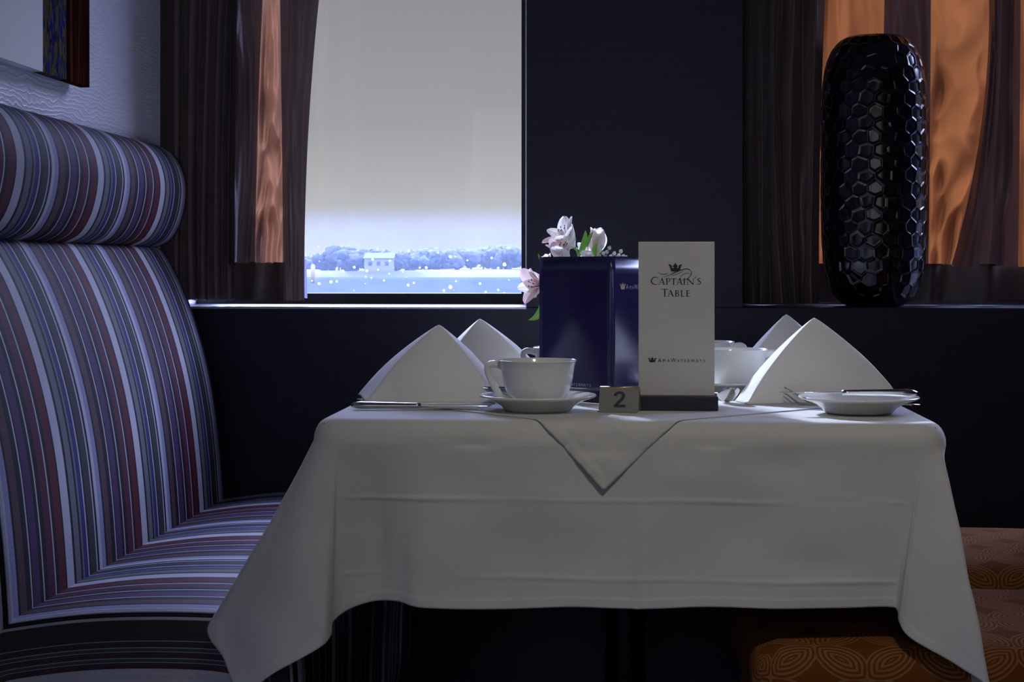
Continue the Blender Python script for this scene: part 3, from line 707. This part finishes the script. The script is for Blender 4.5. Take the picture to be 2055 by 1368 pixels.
# ------------------------------------------------------------------ cutlery
def xf(mb, mat): 
    o = MB(); o.v = [mat @ v for v in mb.v]; o.f = list(mb.f); return o
def knife(loc, rot, label, L1=.092, L2=.090, th=.0052, wd=.0078):
    r = thing('table_knife', loc, label, 'knife'); r.rotation_euler = rot
    h = MB(); n = 14; pts = [(-L1*(1-k/n), 0, 0) for k in range(n+1)]
    rad = [(wd*(.82+.18*math.cos(PI*k/n))*(.35 if k == 0 else .8 if k == 1 else 1)*1.0, th*(1-.35*(k/n))*(.4 if k == 0 else .85 if k == 1 else 1)) for k in range(n+1)]
    h.tube(pts, rad, 16); h.build('knife_handle', M['steel'], r)
    b = MB(); n = 20; top = []
    for k in range(n+1):
        x = L2*k/n; hw = .0088*math.sin(PI*min(1, .22+.62*k/n))*(1 if k < n-2 else (.85, .6, .25)[k-n+2]); c = -.001
        tk = .0010*(1-.5*k/n)
        top.append([Vector((x, c-hw, 0)), Vector((x, c, tk)), Vector((x, c+hw, tk*.7)), Vector((x, c, -tk)), Vector((x, c-hw, 0))])
    b.grid(top); b.build('blade', M['steel'], r); return r
pk = at(845, 822, 2.065)
knife((pk.x, pk.y, ZT+.0064), (0, 0, math.radians(0)), 'steel table knife lying in front of the left pyramid napkin')
pk = at(1690, 790, 2.045)
knife((pk.x, pk.y, ZB+.0258), (0, 0, PI+.02), 'steel butter knife resting across the bread plate on the right', L1=.094, L2=.078, th=.0052, wd=.008)
def spoon(loc, rot, label, s=1.0, name='teaspoon', deep=1.0, hb=0.0):
    r = thing(name, loc, label, 'spoon'); r.rotation_euler = rot; r.scale = (s,s,s)
    g = []; n = 22
    for i in range(n+1):
        u_ = i/n; row = []
        for j in range(n+1):
            v_ = j/n*2-1; x = -.024+.048*u_; hw = .0152*math.sqrt(max(0, 1-((u_*2-1))**2))*(1+.12*(.5-u_))
            y = v_*hw; dz = -.0085*deep*(1-(v_**2)*.98)*max(0, 1-(u_*2-1)**2)**.8
            row.append(Vector((x, y, dz)))
        g.append(row)
    MB().grid(g).build('spoon_bowl', M['steel'], r, solid=.0009, off=0)
    hp = smoothpath([(.0235,0,-.0002), (.032,0,.0035), (.045,0,.0052), (.075,0,.0035), (.11,0,.001), (.128,0,.0005)], 4)
    hp = [(.0235+(q[0]-.0235)*math.cos(hb)-q[2]*math.sin(hb), 0, (q[0]-.0235)*math.sin(hb)+q[2]*math.cos(hb)) for q in hp]
    k = len(hp); rad = [((.0021+.0035*(i/k)**1.6)*(1 if i < k-2 else .7), .0012) for i in range(k)]
    MB().tube([tuple(p) for p in hp], rad, 12).build('spoon_handle', M['steel'], r); return r
ps = at(1000, 795, 2.118); spoon((ps.x, ps.y, ZB+.0245), (PI*0, 0, math.radians(-4)), 'small steel teaspoon lying on the front left saucer behind the cup', .93)
ps = at(1461, 792, 2.19); spoon((ps.x, ps.y, ZB+.0135), (0, math.radians(24), PI/2+.25), 'steel dessert spoon with its rounded bowl tipped up beside the silver card', .95, 'dessert_spoon', 1.4, math.radians(25))
def fork():
    p = at(1640, 812, 2.165)
    r = thing('dinner_fork', (p.x, p.y, ZT+.0012), 'steel fork with raised tines lying behind the bread plate', 'fork')
    hp = smoothpath([(0,0,.0010), (.02,0,.0018), (.05,0,.0045), (.09,0,.0030), (.135,0,.0016)], 4); k = len(hp)
    MB().tube([tuple(q) for q in hp], [(.003+.0035*(i/k)**1.5, .0014) for i in range(k)], 12).build('fork_handle', M['steel'], r)
    sh = smoothpath([(.002,.0008), (-.008,.0022), (-.016,.0060), (-.022,.0102)], 4)
    g = [[Vector((q[0], w_, q[1]+.0006)) for w_ in np.linspace(-1, 1, 7)*(.003+.009*min(1, i/10))] for i, q in enumerate(sh)]
    MB().grid(g).build('fork_neck', M['steel'], r, solid=.0014, off=0)
    for w_ in (-.0102, -.0034, .0034, .0102):
        tp = smoothpath([(-.0215,.0102), (-.029,.0150), (-.036,.0195), (-.043,.0235)], 4)
        MB().tube([(q[0], w_, q[1]) for q in tp], [(.0016-.0006*i/12, .0013-.0004*i/12) for i in range(len(tp))], 8).build('tine', M['steel'], r)
fork()

# ------------------------------------------------------------------ pyramid napkins
def napkin(apex, base, label, bulge=.004, seed=0, round_=.10, edge_b=None, tipb=0):
    T = Vector(apex); B = [Vector(b_) for b_ in base]
    cen = sum(B, Vector())/len(B); cen.z = ZT
    nu, nv = 26, 46; mb = MB()
    def shell(inset, rot, tshift, lo):
        TT = T + tshift
        for k in range(len(B)-1):
            P, Q = B[k], B[k+1]
            nrm = (Q-P).cross(TT-P).normalized()
            if nrm.dot(P-cen+Q-cen) < 0: nrm = -nrm
            bl = bulge if edge_b is None else edge_b[k]
            g = []
            for j in range(nv+1):
                v_ = j/nv; row = []
                wv = (1-v_)*(1-round_)+round_*math.sqrt(max(0, 1-v_))
                for i in range(nu+1):
                    u_ = i/nu; bp = P.lerp(Q, u_)
                    p = Vector((0,0,0)); p.x = TT.x+(bp.x-TT.x)*wv; p.y = TT.y+(bp.y-TT.y)*wv; p.z = bp.z+(TT.z-bp.z)*v_
                    out = Vector((nrm.x, nrm.y, 0))
                    d = bl*math.sin(PI*u_)*math.sin(PI*min(1, v_*1.02))*1.3 + .0075*noise.noise(Vector((p.x*17+seed*3, p.y*17, p.z*13)))*math.sin(PI*u_)**.5*(1-v_)
                    d -= inset*(1 if k >= 0 else 0)
                    # swell of the wings
                    ends = (bp-cen); ends.z = 0
                    p += out*d + ends*(math.sin(PI*v_)*.055*tipb)
                    row.append(p)
                g.append(row)
            mb.add([p for r in g for p in r], [(a*(nu+1)+b_, a*(nu+1)+b_+1, (a+1)*(nu+1)+b_+1, (a+1)*(nu+1)+b_) for a in range(nv) for b_ in range(nu)])
    shell(0, 0, Vector((0,0,0)), 0)
    shell(.0028, 0, Vector((.004*(1 if seed % 2 else -1), .006, -.0035)), 0)
    n0 = mb
    o = n0.build('folded_napkin', M['napkin'], None, solid=.0011, off=0)
    bm = bmesh.new(); bm.from_mesh(o.data); bmesh.ops.remove_doubles(bm, verts=bm.verts, dist=2e-5); bm.to_mesh(o.data); bm.free()
    return tag(o, label, 'napkin', 'white pyramid napkins')
zb = ZT+.0022
def bz_(px, Y, z=zb): p = at(px, 800, Y); return (p.x, Y, z)
napkin(at(881, 652, 2.20), [bz_(719,2.24,zb+.004), bz_(735,2.155), bz_(992,2.150), bz_(1012,2.27)], 'white pyramid napkin at the front left behind the table knife', seed=1, edge_b=[.001,.007,.003], tipb=1.5)
napkin(at(963, 640, 2.47), [bz_(848,2.51), bz_(870,2.44), bz_(1100,2.43), bz_(1110,2.55)], 'white pyramid napkin at the back left, half behind another napkin', seed=2, edge_b=[.001,.006,.003], tipb=1.2)
napkin(at(1634, 638, 2.25), [bz_(1620,2.38), bz_(1476,2.215), bz_(1500,2.165), bz_(1812,2.235), bz_(1800,2.33)], 'white pyramid napkin at the front right with a sunlit left edge', seed=3, edge_b=[.001,.001,.006,.002], tipb=1.2)
napkin(at(1578, 631, 2.59), [bz_(1570,2.72), bz_(1462,2.60), bz_(1480,2.55), bz_(1700,2.56), bz_(1705,2.68)], 'white pyramid napkin at the back right, peeking out behind another napkin', seed=4, edge_b=[.001,.001,.006,.002], tipb=1.0)

# ------------------------------------------------------------------ lettering
def strip(pts, closed=False):
    """variable-width ribbon in 2d from (x, y, w)"""
    P = [np.array(p[:2], float) for p in pts]; vs = []; fs = []
    for i, p in enumerate(P):
        t_ = P[min(i+1, len(P)-1)]-P[max(i-1, 0)]; n_ = np.array([-t_[1], t_[0]]); n_ = n_/(np.linalg.norm(n_)+1e-9)
        hw = pts[i][2]/2; vs += [tuple(p+n_*hw), tuple(p-n_*hw)]
    for i in range(len(P)-1): fs.append((2*i, 2*i+1, 2*i+3, 2*i+2))
    return vs, fs
def L_(x0, y0, x1, y1, w_): return strip([(x0, y0, w_), (x1, y1, w_)])
def Cv(*pts): return strip([tuple(p) for p in smoothpath(pts, 5)])
CROWN = [(622,152),(670,158),(720,178),(742,215),(735,262),(755,255),(780,275),(800,262),(765,225),(765,200),(800,170),(842,105),(882,170),(915,200),(915,225),(880,262),(900,275),(925,255),(942,262),(940,215),(960,178),(1010,158),(1055,152),(1020,210),(985,330),(975,360),(830,378),(705,365),(690,280),(655,200)]
def flat(name, shapes, frame, mat, parent):
    """shapes: list of (verts2d, faces); frame maps (u,v) to 3d"""
    mb = MB()
    for vs, fs in shapes: mb.add([frame(*v) for v in vs], fs)
    return mb.build(name, mat, parent, smooth=False)
def crown(sc, ox, oy):
    return ([((u-622)*sc+ox, (v-378)*sc+oy) for u, v in CROWN], [tuple(range(len(CROWN)))])
_gl = {}
def glyph(ch):
    if ch not in _gl:
        fc = bpy.data.curves.new('f', 'FONT'); fc.body = ch; fc.size = 1; ob = bpy.data.objects.new('f', fc); COL.objects.link(ob)
        bpy.context.view_layer.update(); me = bpy.data.meshes.new_from_object(ob.evaluated_get(bpy.context.evaluated_depsgraph_get()))
        vs = [(v.co.x, v.co.y) for v in me.vertices]; fs = [tuple(p.vertices) for p in me.polygons]
        bpy.data.objects.remove(ob); bpy.data.curves.remove(fc); bpy.data.meshes.remove(me)
        _gl[ch] = (vs, fs)
    return _gl[ch]
def letter(ch, cx, base, h, wfac=1.0):
    vs, fs = glyph(ch); xs = [v[0] for v in vs]; ys = [v[1] for v in vs]; mx = (min(xs)+max(xs))/2; H = .73
    s = h/(max(ys)-0) if ch not in 'S' else h/max(ys)
    return ([(cx+(x-mx)*s*wfac, base-y*s) for x, y in vs], fs)
AMA = [('A',495,1),('M',630,0),('A',755,0),('W',905,1),('A',1045,0),('T',1150,0),('E',1255,0),('R',1355,0),('W',1475,0),('A',1600,0),('Y',1705,0),('S',1810,0)]
CAP = [Cv((300,580,10),(270,555,16),(215,546,19),(150,575,27),(112,640,36),(115,690,38),(150,742,30),(215,768,20),(270,768,14),(302,748,8)), L_(301,545,303,600,8),
 L_(425,590,345,770,13), L_(430,578,497,772,32), L_(385,710,460,710,11), L_(318,772,372,772,9), L_(465,772,522,772,9),
 L_(580,582,580,772,32), L_(552,582,600,582,9), L_(545,772,612,772,9), Cv((590,586,10),(650,592,18),(674,630,25),(648,674,18),(600,682,8)),
 L_(708,590,878,590,15), L_(790,590,790,772,32), L_(755,772,828,772,9), L_(712,583,706,614,8), L_(873,583,880,614,8),
 L_(960,590,900,770,13), L_(965,578,1037,772,32), L_(922,710,1000,710,11), L_(875,772,925,772,9), L_(1008,772,1062,772,9),
 L_(1115,582,1115,772,32), L_(1088,582,1142,582,9), L_(1080,772,1150,772,9),
 L_(1215,582,1215,772,14), L_(1212,588,1384,768,32), L_(1392,582,1386,775,14), L_(1190,582,1240,582,9), L_(1185,772,1248,772,9), L_(1365,582,1420,582,9),
 strip([(1466,528,24),(1462,560,18),(1448,592,4)]),
 Cv((1616,612,6),(1600,590,14),(1565,582,19),(1530,605,24),(1535,640,30),(1575,670,33),(1606,705,29),(1600,745,22),(1560,769,18),(1520,762,12),(1506,732,7)),
 L_(420,915,615,915,16), L_(518,915,518,1132,36), L_(482,1135,562,1135,9), L_(426,908,418,942,8), L_(610,908,617,942,8),
 L_(685,955,622,1130,13), L_(690,943,772,1134,34), L_(650,1065,738,1065,11), L_(598,1135,652,1135,9), L_(740,1135,797,1135,9),
 L_(855,948,855,1132,32), L_(828,948,880,948,9), L_(825,1135,880,1135,9), Cv((870,951,10),(920,962,18),(932,990,22),(905,1024,14),(868,1032,9)), Cv((868,1035,9),(925,1047,16),(947,1086,27),(920,1124,17),(868,1135,9)),
 L_(1030,948,1030,1132,32), L_(1000,948,1060,948,9), L_(1003,1133,1118,1133,12), L_(1117,1137,1130,1100,8),
 L_(1200,948,1200,1132,32), L_(1172,950,1278,950,11), L_(1205,1035,1268,1035,11), L_(1172,1133,1285,1133,12), L_(1278,946,1280,975,8), L_(1268,1020,1270,1052,8), L_(1285,1137,1298,1102,8)]
SW = [Cv((315,392,3),(370,432,10),(450,454,13),(560,450,11),(655,428,2)),
 Cv((400,528,3),(480,540,8),(580,512,12),(700,460,18),(850,395,25),(1000,332,25),(1120,300,22),(1220,298,20),(1290,330,17),(1330,390,17),(1325,460,19),(1270,540,21),(1200,600,18),(1120,630,14),(1050,635,11),(1005,605,11),(1000,550,11),(1050,480,13),(1130,440,14),(1220,432,12),(1315,452,5)),
 Cv((700,506,3),(800,482,10),(900,442,12),(1000,397,12),(1105,348,3))]

# ------------------------------------------------------------------ Captain's table card
YCd = 2.086
cardr = thing('menu_card', (0,0,0), "upright silver card reading Captain's Table in a dark navy base", 'table card')
a = at(1281.5, 485, YCd); b = at(1434, 795, YCd)
MB().box(a.x, b.x, YCd, YCd+.0045, b.z-.010, a.z).build('card_board', M['board'], cardr, smooth=False, bev=.0006)
a2 = at(1281.5, 795, 2.063); b2 = at(1441.5, 822, 2.063)
MB().box(a2.x, b2.x, 2.063, 2.115, ZB-.0004, a2.z).build('card_base', M['navyblock'], cardr, smooth=False, bev=.0012)
fr = lambda u, v: at(1300+u/15.2, 520+v/15.2, YCd-.0004)
flat('title_lettering', CAP, fr, M['ink'], cardr)
flat('swash_line', SW, lambda u, v: at(1300+u/15.2, 520+v/15.2, YCd-.0005), M['ink'], cardr)
flat('crown_emblem', [(CROWN, [tuple(range(len(CROWN)))])], lambda u, v: at(1300+u/15.2, 520+v/15.2, YCd-.0006), M['ink'], cardr)
fa = lambda u, v: at(1290+u/14.68, 700+v/14.68, YCd-.0004)
flat('company_lettering', [letter(c, x, 387, 112 if k else 86, .92) for c, x, k in AMA] + [crown(.60, 148, 395)], fa, M['ink'], cardr)

# ------------------------------------------------------------------ number sign
sg = thing('number_sign', (0,0,0), 'small brushed metal tent sign with a black number 2 and brass edge', 'table number')
def tent():
    bl = at(1201, 826, 2.036); br = at(1281, 826, 2.029); tl = at(1199.5, 777, 2.048); tr_ = at(1279.5, 775, 2.042)
    ex = (br-bl); ex.z = 0; wd = ex.length; ex.normalize(); hn = Vector((ex.y, -ex.x, 0))
    z0 = ZB-.0002; z1 = tl.z; lean = .013
    o0 = Vector((bl.x, bl.y, z0))
    def fp(u, v, off=0): # u 0..1 along, v 0..1 up
        return o0+ex*(u*wd)-hn*(lean*v)+Vector((0,0,(z1-z0)*v))+hn*off
    def plate(sign, name):
        out = []; rr = .09
        for k in range(7): a_ = PI+PI/2*k/6; out.append((.09+rr*math.cos(a_), .14+.14*math.sin(a_)))
        for k in range(7): a_ = 1.5*PI+PI/2*k/6; out.append((.91+rr*math.cos(a_), .14+.14*math.sin(a_)))
        out += [(1,1), (0,1)]
        vs = []
        for u, v in out:
            p = fp(u, v)
            if sign < 0: p = p-hn*(2*lean*(1-v)+.003)
            vs.append(p)
        mesh(name, vs, [tuple(range(len(vs)))], M['sign'], sg, smooth=False, solid=.0009, off=0)
    plate(1, 'front_plate'); plate(-1, 'back_plate')
    for k in (0, 1):
        p0 = fp(0,1)-hn*(.003*k)+Vector((0,0,.0004)); p1 = fp(1,1)-hn*(.003*k)+Vector((0,0,.0004))
        MB().tube([p0, p1], .0009, 8).build('brass_edge', M['brass'], sg)
    def f2(u, v): return fp((u-170)/(1545-170), 1-(v-300)/(1150-300), .0007)
    flat('number', [Cv((722,592,118),(735,530,112),(790,482,92),(868,468,88),(950,490,98),(1005,560,112),(985,640,112),(915,730,108),(830,815,104),(760,900,104)), L_(685,925,1095,925,96)], f2, M['ink'], sg)
tent()

# ------------------------------------------------------------------ navy folder
fo = thing('menu_folder', (0,0,0), 'glossy navy folder with silver lettering standing open behind the cup', 'folder')
R0_ = at(1227, 812, 2.15); Lp = at(1083, 800, 2.25); Rp = at(1335, 800, 2.275)
R0_.z = Lp.z = Rp.z = ZB; HF = at(1227, 514, 2.15).z-ZB
def panel(A, B, name, n=16):
    g = []
    d = (B-A); nn = Vector((d.y, -d.x, 0)).normalized()
    if nn.y > 0: nn = -nn
    for i in range(n+1):
        u_ = i/n; p = A.lerp(B, u_)+nn*.002*math.sin(PI*u_)
        g.append([p+Vector((0,0,HF*k/8)) for k in range(9)])
    return MB().grid(g).build(name, M['folder'], fo, solid=.0012, off=0), nn
_, nl_ = panel(R0_, Lp, 'left_cover'); _, nr2 = panel(R0_, Rp, 'right_cover')
def onpanel(A, B, nn):
    dv = (B-A).copy(); dv.z = 0
    def f(px, py):
        r = ray(px, py); # intersect the cover's plane
        q = (A-CP).dot(nn)/r.dot(nn); p = CP+r*q
        u_ = (p-A).dot(dv)/dv.dot(dv); return p+nn*(.002*math.sin(PI*max(0, min(1, u_)))+.0012)
    return f
fR = onpanel(R0_, Rp, nr2); fL = onpanel(R0_, Lp, nl_)
# right cover: crown and lettering condensed by the slant; zoom scale 29.36 from (1220,555)
kR = lambda u, v: fR(1220+u/29.36, 555+v/29.36)
flat('gold_crown', [([((u-622)*.75+630, (v-378)*1.5+750) for u, v in CROWN], [tuple(range(len(CROWN)))])], kR, M['gold'], fo)
posR = [1045, 1220, 1365, 1535, 1690, 1800, 1905, 2010, 2130, 2260, 2370, 2480]
flat('company_lettering', [letter(c, posR[i], 735, 285 if k else 205, .48) for i, (c, x, k) in enumerate(AMA)], kR, M['silverink'], fo)
# left cover, zoom scale 18.68 from (1100,755); slopes slightly down to the right
kL = lambda u, v: fL(1100+u/18.68, 755+v/18.68+(u-870)/18.68*.045)
xl = [(i, c, k) for i, (c, x, k) in enumerate(AMA)]
posL = [330, 480, 620, 860, 970, 1050, 1140, 1235, 1330, 1435, 1530, 1625]
flat('company_lettering', [letter(c, posL[i], 352, 150 if k else 108, .85) for i, c, k in xl], kL, M['silverink'], fo)
tg = [L_(950+14*i, 425, 958+14*i, 425, 16 if i % 4 else 24) for i in range(48) if i % 7 != 3]
flat('tagline', tg, kL, M['silverink'], fo)

# ------------------------------------------------------------------ flowers
YF_ = 2.53
vp = at(1158, 760, YF_)
vz = MB().lathe([(0,.003), (.022,.0), (.026,.004), (.028,.03), (.022,.075), (.016,.10), (.0165,.115), (.0145,.115), (.014,.10), (.020,.075), (.0,.02)], 40).build('bud_vase', M['vaseglass'])
vz.location = (vp.x, YF_, ZB); tag(vz, 'small bud vase hidden behind the navy folder holding the flowers', 'vase')
MOUTH = Vector((vp.x, YF_, ZB+.108))
def petal_mat(name, a, b, streak):
    t = NT(name); uv = t.n('ShaderNodeSeparateXYZ', {0: t.uv()})
    rib = t.math('POWER', t.math('SUBTRACT', 1, t.math('ABSOLUTE', uv.outputs['X'])), 3)
    f = t.math('MULTIPLY', rib, t.math('SUBTRACT', 1.15, uv.outputs['Y']))
    c = t.n('ShaderNodeMix', {0: t.math('MINIMUM', f, 1), 6: (*a, 1), 7: (*b, 1)}, data_type='RGBA').outputs[2]
    if streak:
        ns = t.noise(t.map(t.uv(), (7, 5, 1)), 1, 1)
        ln = t.math('GREATER_THAN', t.math('SINE', t.math('ADD', t.math('MULTIPLY', uv.outputs['X'], 26), t.math('MULTIPLY', ns, 3))), .72)
        dash = t.math('MULTIPLY', ln, t.math('MULTIPLY', t.math('GREATER_THAN', ns, .47), t.math('LESS_THAN', uv.outputs['Y'], .75)))
        c = t.n('ShaderNodeMix', {0: t.math('MULTIPLY', dash, .85), 6: c, 7: (.16,.02,.05,1)}, data_type='RGBA').outputs[2]
    A = t.pbr(base=c, rough=.5, spec=.3); B = t.n('ShaderNodeBsdfTranslucent', {'Color': c}).outputs[0]
    return t.done(t.mix(.45, A, B))
PM = [petal_mat('white_pink_petal', (.93,.91,.90), (.80,.62,.60), 0), petal_mat('streaked_petal', (.92,.88,.82), (.80,.62,.40), 1), petal_mat('blush_petal', (.86,.66,.66), (.62,.34,.36), 0)]
def petal(root, R, phi, L, W, a0, a1, mat, curl=.25, nm='petal'):
    n, m = 16, 9; g = []; uv = []; x = z = 0; pth = []
    for i in range(n+1):
        s = i/n; ang = a0+(a1-a0)*s**1.2; pth.append((x, z, ang)); x += L/n*math.sin(ang); z += L/n*math.cos(ang)
    for i in range(n+1):
        s = i/n; px_, pz_, ang = pth[i]; hw = W*(.16+.84*math.sin(PI*min(1, s*.80+.12))**1.2)*(1 if s < .9 else math.sqrt(max(0.02, 1-((s-.9)/.1)**2)))
        for j in range(m+1):
            t_ = j/m*2-1; cup_ = curl*W*(t_*t_)*(1-.5*s)
            loc = Vector((px_-cup_*math.cos(ang), t_*hw, pz_+cup_*math.sin(ang)))
            ca, sa = math.cos(phi), math.sin(phi)
            g.append(R @ Vector((loc.x*ca-loc.y*sa, loc.x*sa+loc.y*ca, loc.z+.0006*math.sin(t_*9)))); uv.append((t_, s))
    fs = [(i*(m+1)+j, i*(m+1)+j+1, (i+1)*(m+1)+j+1, (i+1)*(m+1)+j) for i in range(n) for j in range(m)]
    return mesh(nm, g, fs, mat, root, uvs=uv)
def leafp(root, p0, p1, bend, wd, nm='leaf'):
    p0, p1, bend = Vector(p0), Vector(p1), Vector(bend); n, m = 14, 4; g = []
    dr = (p1-p0).normalized(); side = dr.cross(Vector((0,1,0))).normalized()
    for i in range(n+1):
        s = i/n; c = p0*(1-s)**2+(p0.lerp(p1, .5)+bend)*2*s*(1-s)+p1*s*s; hw = wd*math.sin(PI*min(1, .08+.92*s))**.8+.0002
        g.append([c+side*hw*t_+Vector((0, -.15*hw*(1-t_*t_)*-2, 0)) for t_ in np.linspace(-1, 1, m+1)])
    return MB().grid(g).build(nm, M['leaf'], root)
def flower(px, py, Y, ax, label, L=.046, op=(.15,1.05), phis=None, mats=None, W=.0125, spin=0., leaves=(), stem_bend=(0,0,0)):
    c = at(px, py, Y); r = thing('alstroemeria', c, label, 'flower', 'alstroemerias in the bouquet')
    R = Vector(ax).normalized().to_track_quat('Z', 'Y').to_matrix()
    for k in range(6):
        inner = k % 2
        md = PM[(mats[k] if mats else (1 if inner else 0))]
        a1 = op[1] if not isinstance(op[1], (list, tuple)) else op[1][k]
        petal(r, R, spin+k*PI/3, L*(.96 if inner else 1.0), W*(.72 if inner else 1.0), op[0], a1, md)
    st_ = MB()
    for k in range(5):
        a_ = k*1.3; tip = R @ Vector((.006*math.cos(a_)+.004, .006*math.sin(a_), L*.72)); mid = R @ Vector((.003*math.cos(a_), .003*math.sin(a_), L*.4))
        st_.tube([(0,0,0), mid, tip], .00035, 5); st_.tube([tip, tip+Vector((.0005,0,.0022))], [.0009,.0008], 6)
    st_.build('stamens', M['stamen'], r)
    m_ = MOUTH-c; ax3 = R @ Vector((0,0,1))
    pts = smoothpath([tuple(ax3*.004), tuple(ax3*-.014), tuple(m_*.5+Vector(stem_bend)-ax3*.01), tuple(m_+Vector((0,0,.002))), tuple(m_+Vector((0,0,-.05)))], 5)
    MB().tube([tuple(p) for p in pts], [.0024]*4+[.0014]*(len(pts)-4), 8).build('stem', M['stem'], r)
    for lf in leaves:
        q0 = at(*lf[0])-c; q1 = at(*lf[1])-c; leafp(r, q0, q1, lf[2], lf[3])
    return r
Yf = 2.50
flower(1150, 496, Yf, (-.50, -.45, .72), 'open white alstroemeria standing highest in the bouquet', L=.054, op=(.30,(1.1,.9,1.35,1.3,1.4,1.0)), W=.0150, mats=[0,1,0,1,2,0],
       leaves=[((1163,505,Yf-.01), (1175,462,Yf-.02), (.006,0,0), .0042), ((1160,515,Yf), (1176,478,Yf-.01), (.004,0,0), .004)])
flower(1195, 512, Yf-.01, (.06, -.12, 1), 'half closed blush alstroemeria to the right of the tallest bloom', L=.044, op=(.22,.30), W=.0170, mats=[0,2,2,0,0,2], spin=.4,
       leaves=[((1196,516,Yf-.04), (1199,488,Yf-.05), (-.007,0,.004), .0038), ((1178,495,Yf-.035), (1190,464,Yf-.05), (-.003,0,0), .003)])
flower(1131, 530, Yf-.03, (-.12, -.35, .9), 'streaked burgundy and white alstroemeria low in front of the bouquet', L=.046, op=(.28,1.0), W=.0150, mats=[0,1,2,1,0,1], spin=.5)
flower(1096, 572, Yf-.05, (-.70, -.65, .05), 'white alstroemeria leaning out left past the folder edge', L=.048, op=(.30,(1.3,1.0,1.4,1.1,1.4,1.2)), W=.0155, mats=[0,1,2,0,2,1], spin=.25,
       leaves=[((1084,612,Yf-.04), (1060,642,Yf-.05), (.010,0,-.010), .0048), ((1086,524,Yf-.03), (1080,509,Yf-.03), (0,0,0), .0018)], stem_bend=(.02,0,.01))
flower(1106, 540, Yf-.01, (-.3, .1, .8), 'small pale alstroemeria bud cluster just above the folder edge', L=.026, op=(.15,.6), W=.008, spin=.2)
flower(1180, 532, Yf+.01, (.1, -.3, .9), 'white alstroemeria low behind the folder, between the two upper blooms', L=.040, op=(.3,1.2), W=.014, spin=.1)
WB = simple('tiny_white_blossom', (.78,.80,.74), .7, bump=(300,.3))
def breath(pts, label):
    c = at(*pts[0], Yf-.02); r = thing('babys_breath', c, label, 'flower', "baby's breath sprigs")
    m_ = MOUTH-c; root = c*0+Vector((m_.x*.3, 0, -.05))
    MB().tube([tuple(m_+Vector((0,0,-.03))), tuple(m_), tuple(root)], .0008, 6).build('stem', M['stem'], r)
    for (px, py) in pts:
        q = at(px, py, Yf-.02+random.uniform(-.01,.01))-c
        MB().tube([tuple(root), tuple(root.lerp(q, .5)+Vector((.003,0,0))), tuple(q)], .0004, 5).build('twig', M['stem'], r)
        b_ = MB()
        for k in range(9):
            th_ = k*2.4; zz = 1-2*(k+.5)/9; rr = math.sqrt(1-zz*zz); p = q+Vector((rr*math.cos(th_), rr*math.sin(th_), zz))*.0020
            bm = bmesh.new(); bmesh.ops.create_icosphere(bm, subdivisions=1, radius=.0016); b_.add([v.co+p for v in bm.verts], [tuple(v.index for v in f.verts) for f in bm.faces]); bm.free()
        b_.build('blossom', WB, r)
breath([(1204,500),(1211,508),(1203,514),(1223,497),(1215,516),(1218,505),(1209,494)], "white baby's breath sprig beside the blush bloom")
breath([(1233,508),(1242,512),(1246,504),(1251,514),(1238,516),(1256,516),(1226,514)], "white baby's breath sprig furthest right above the folder")
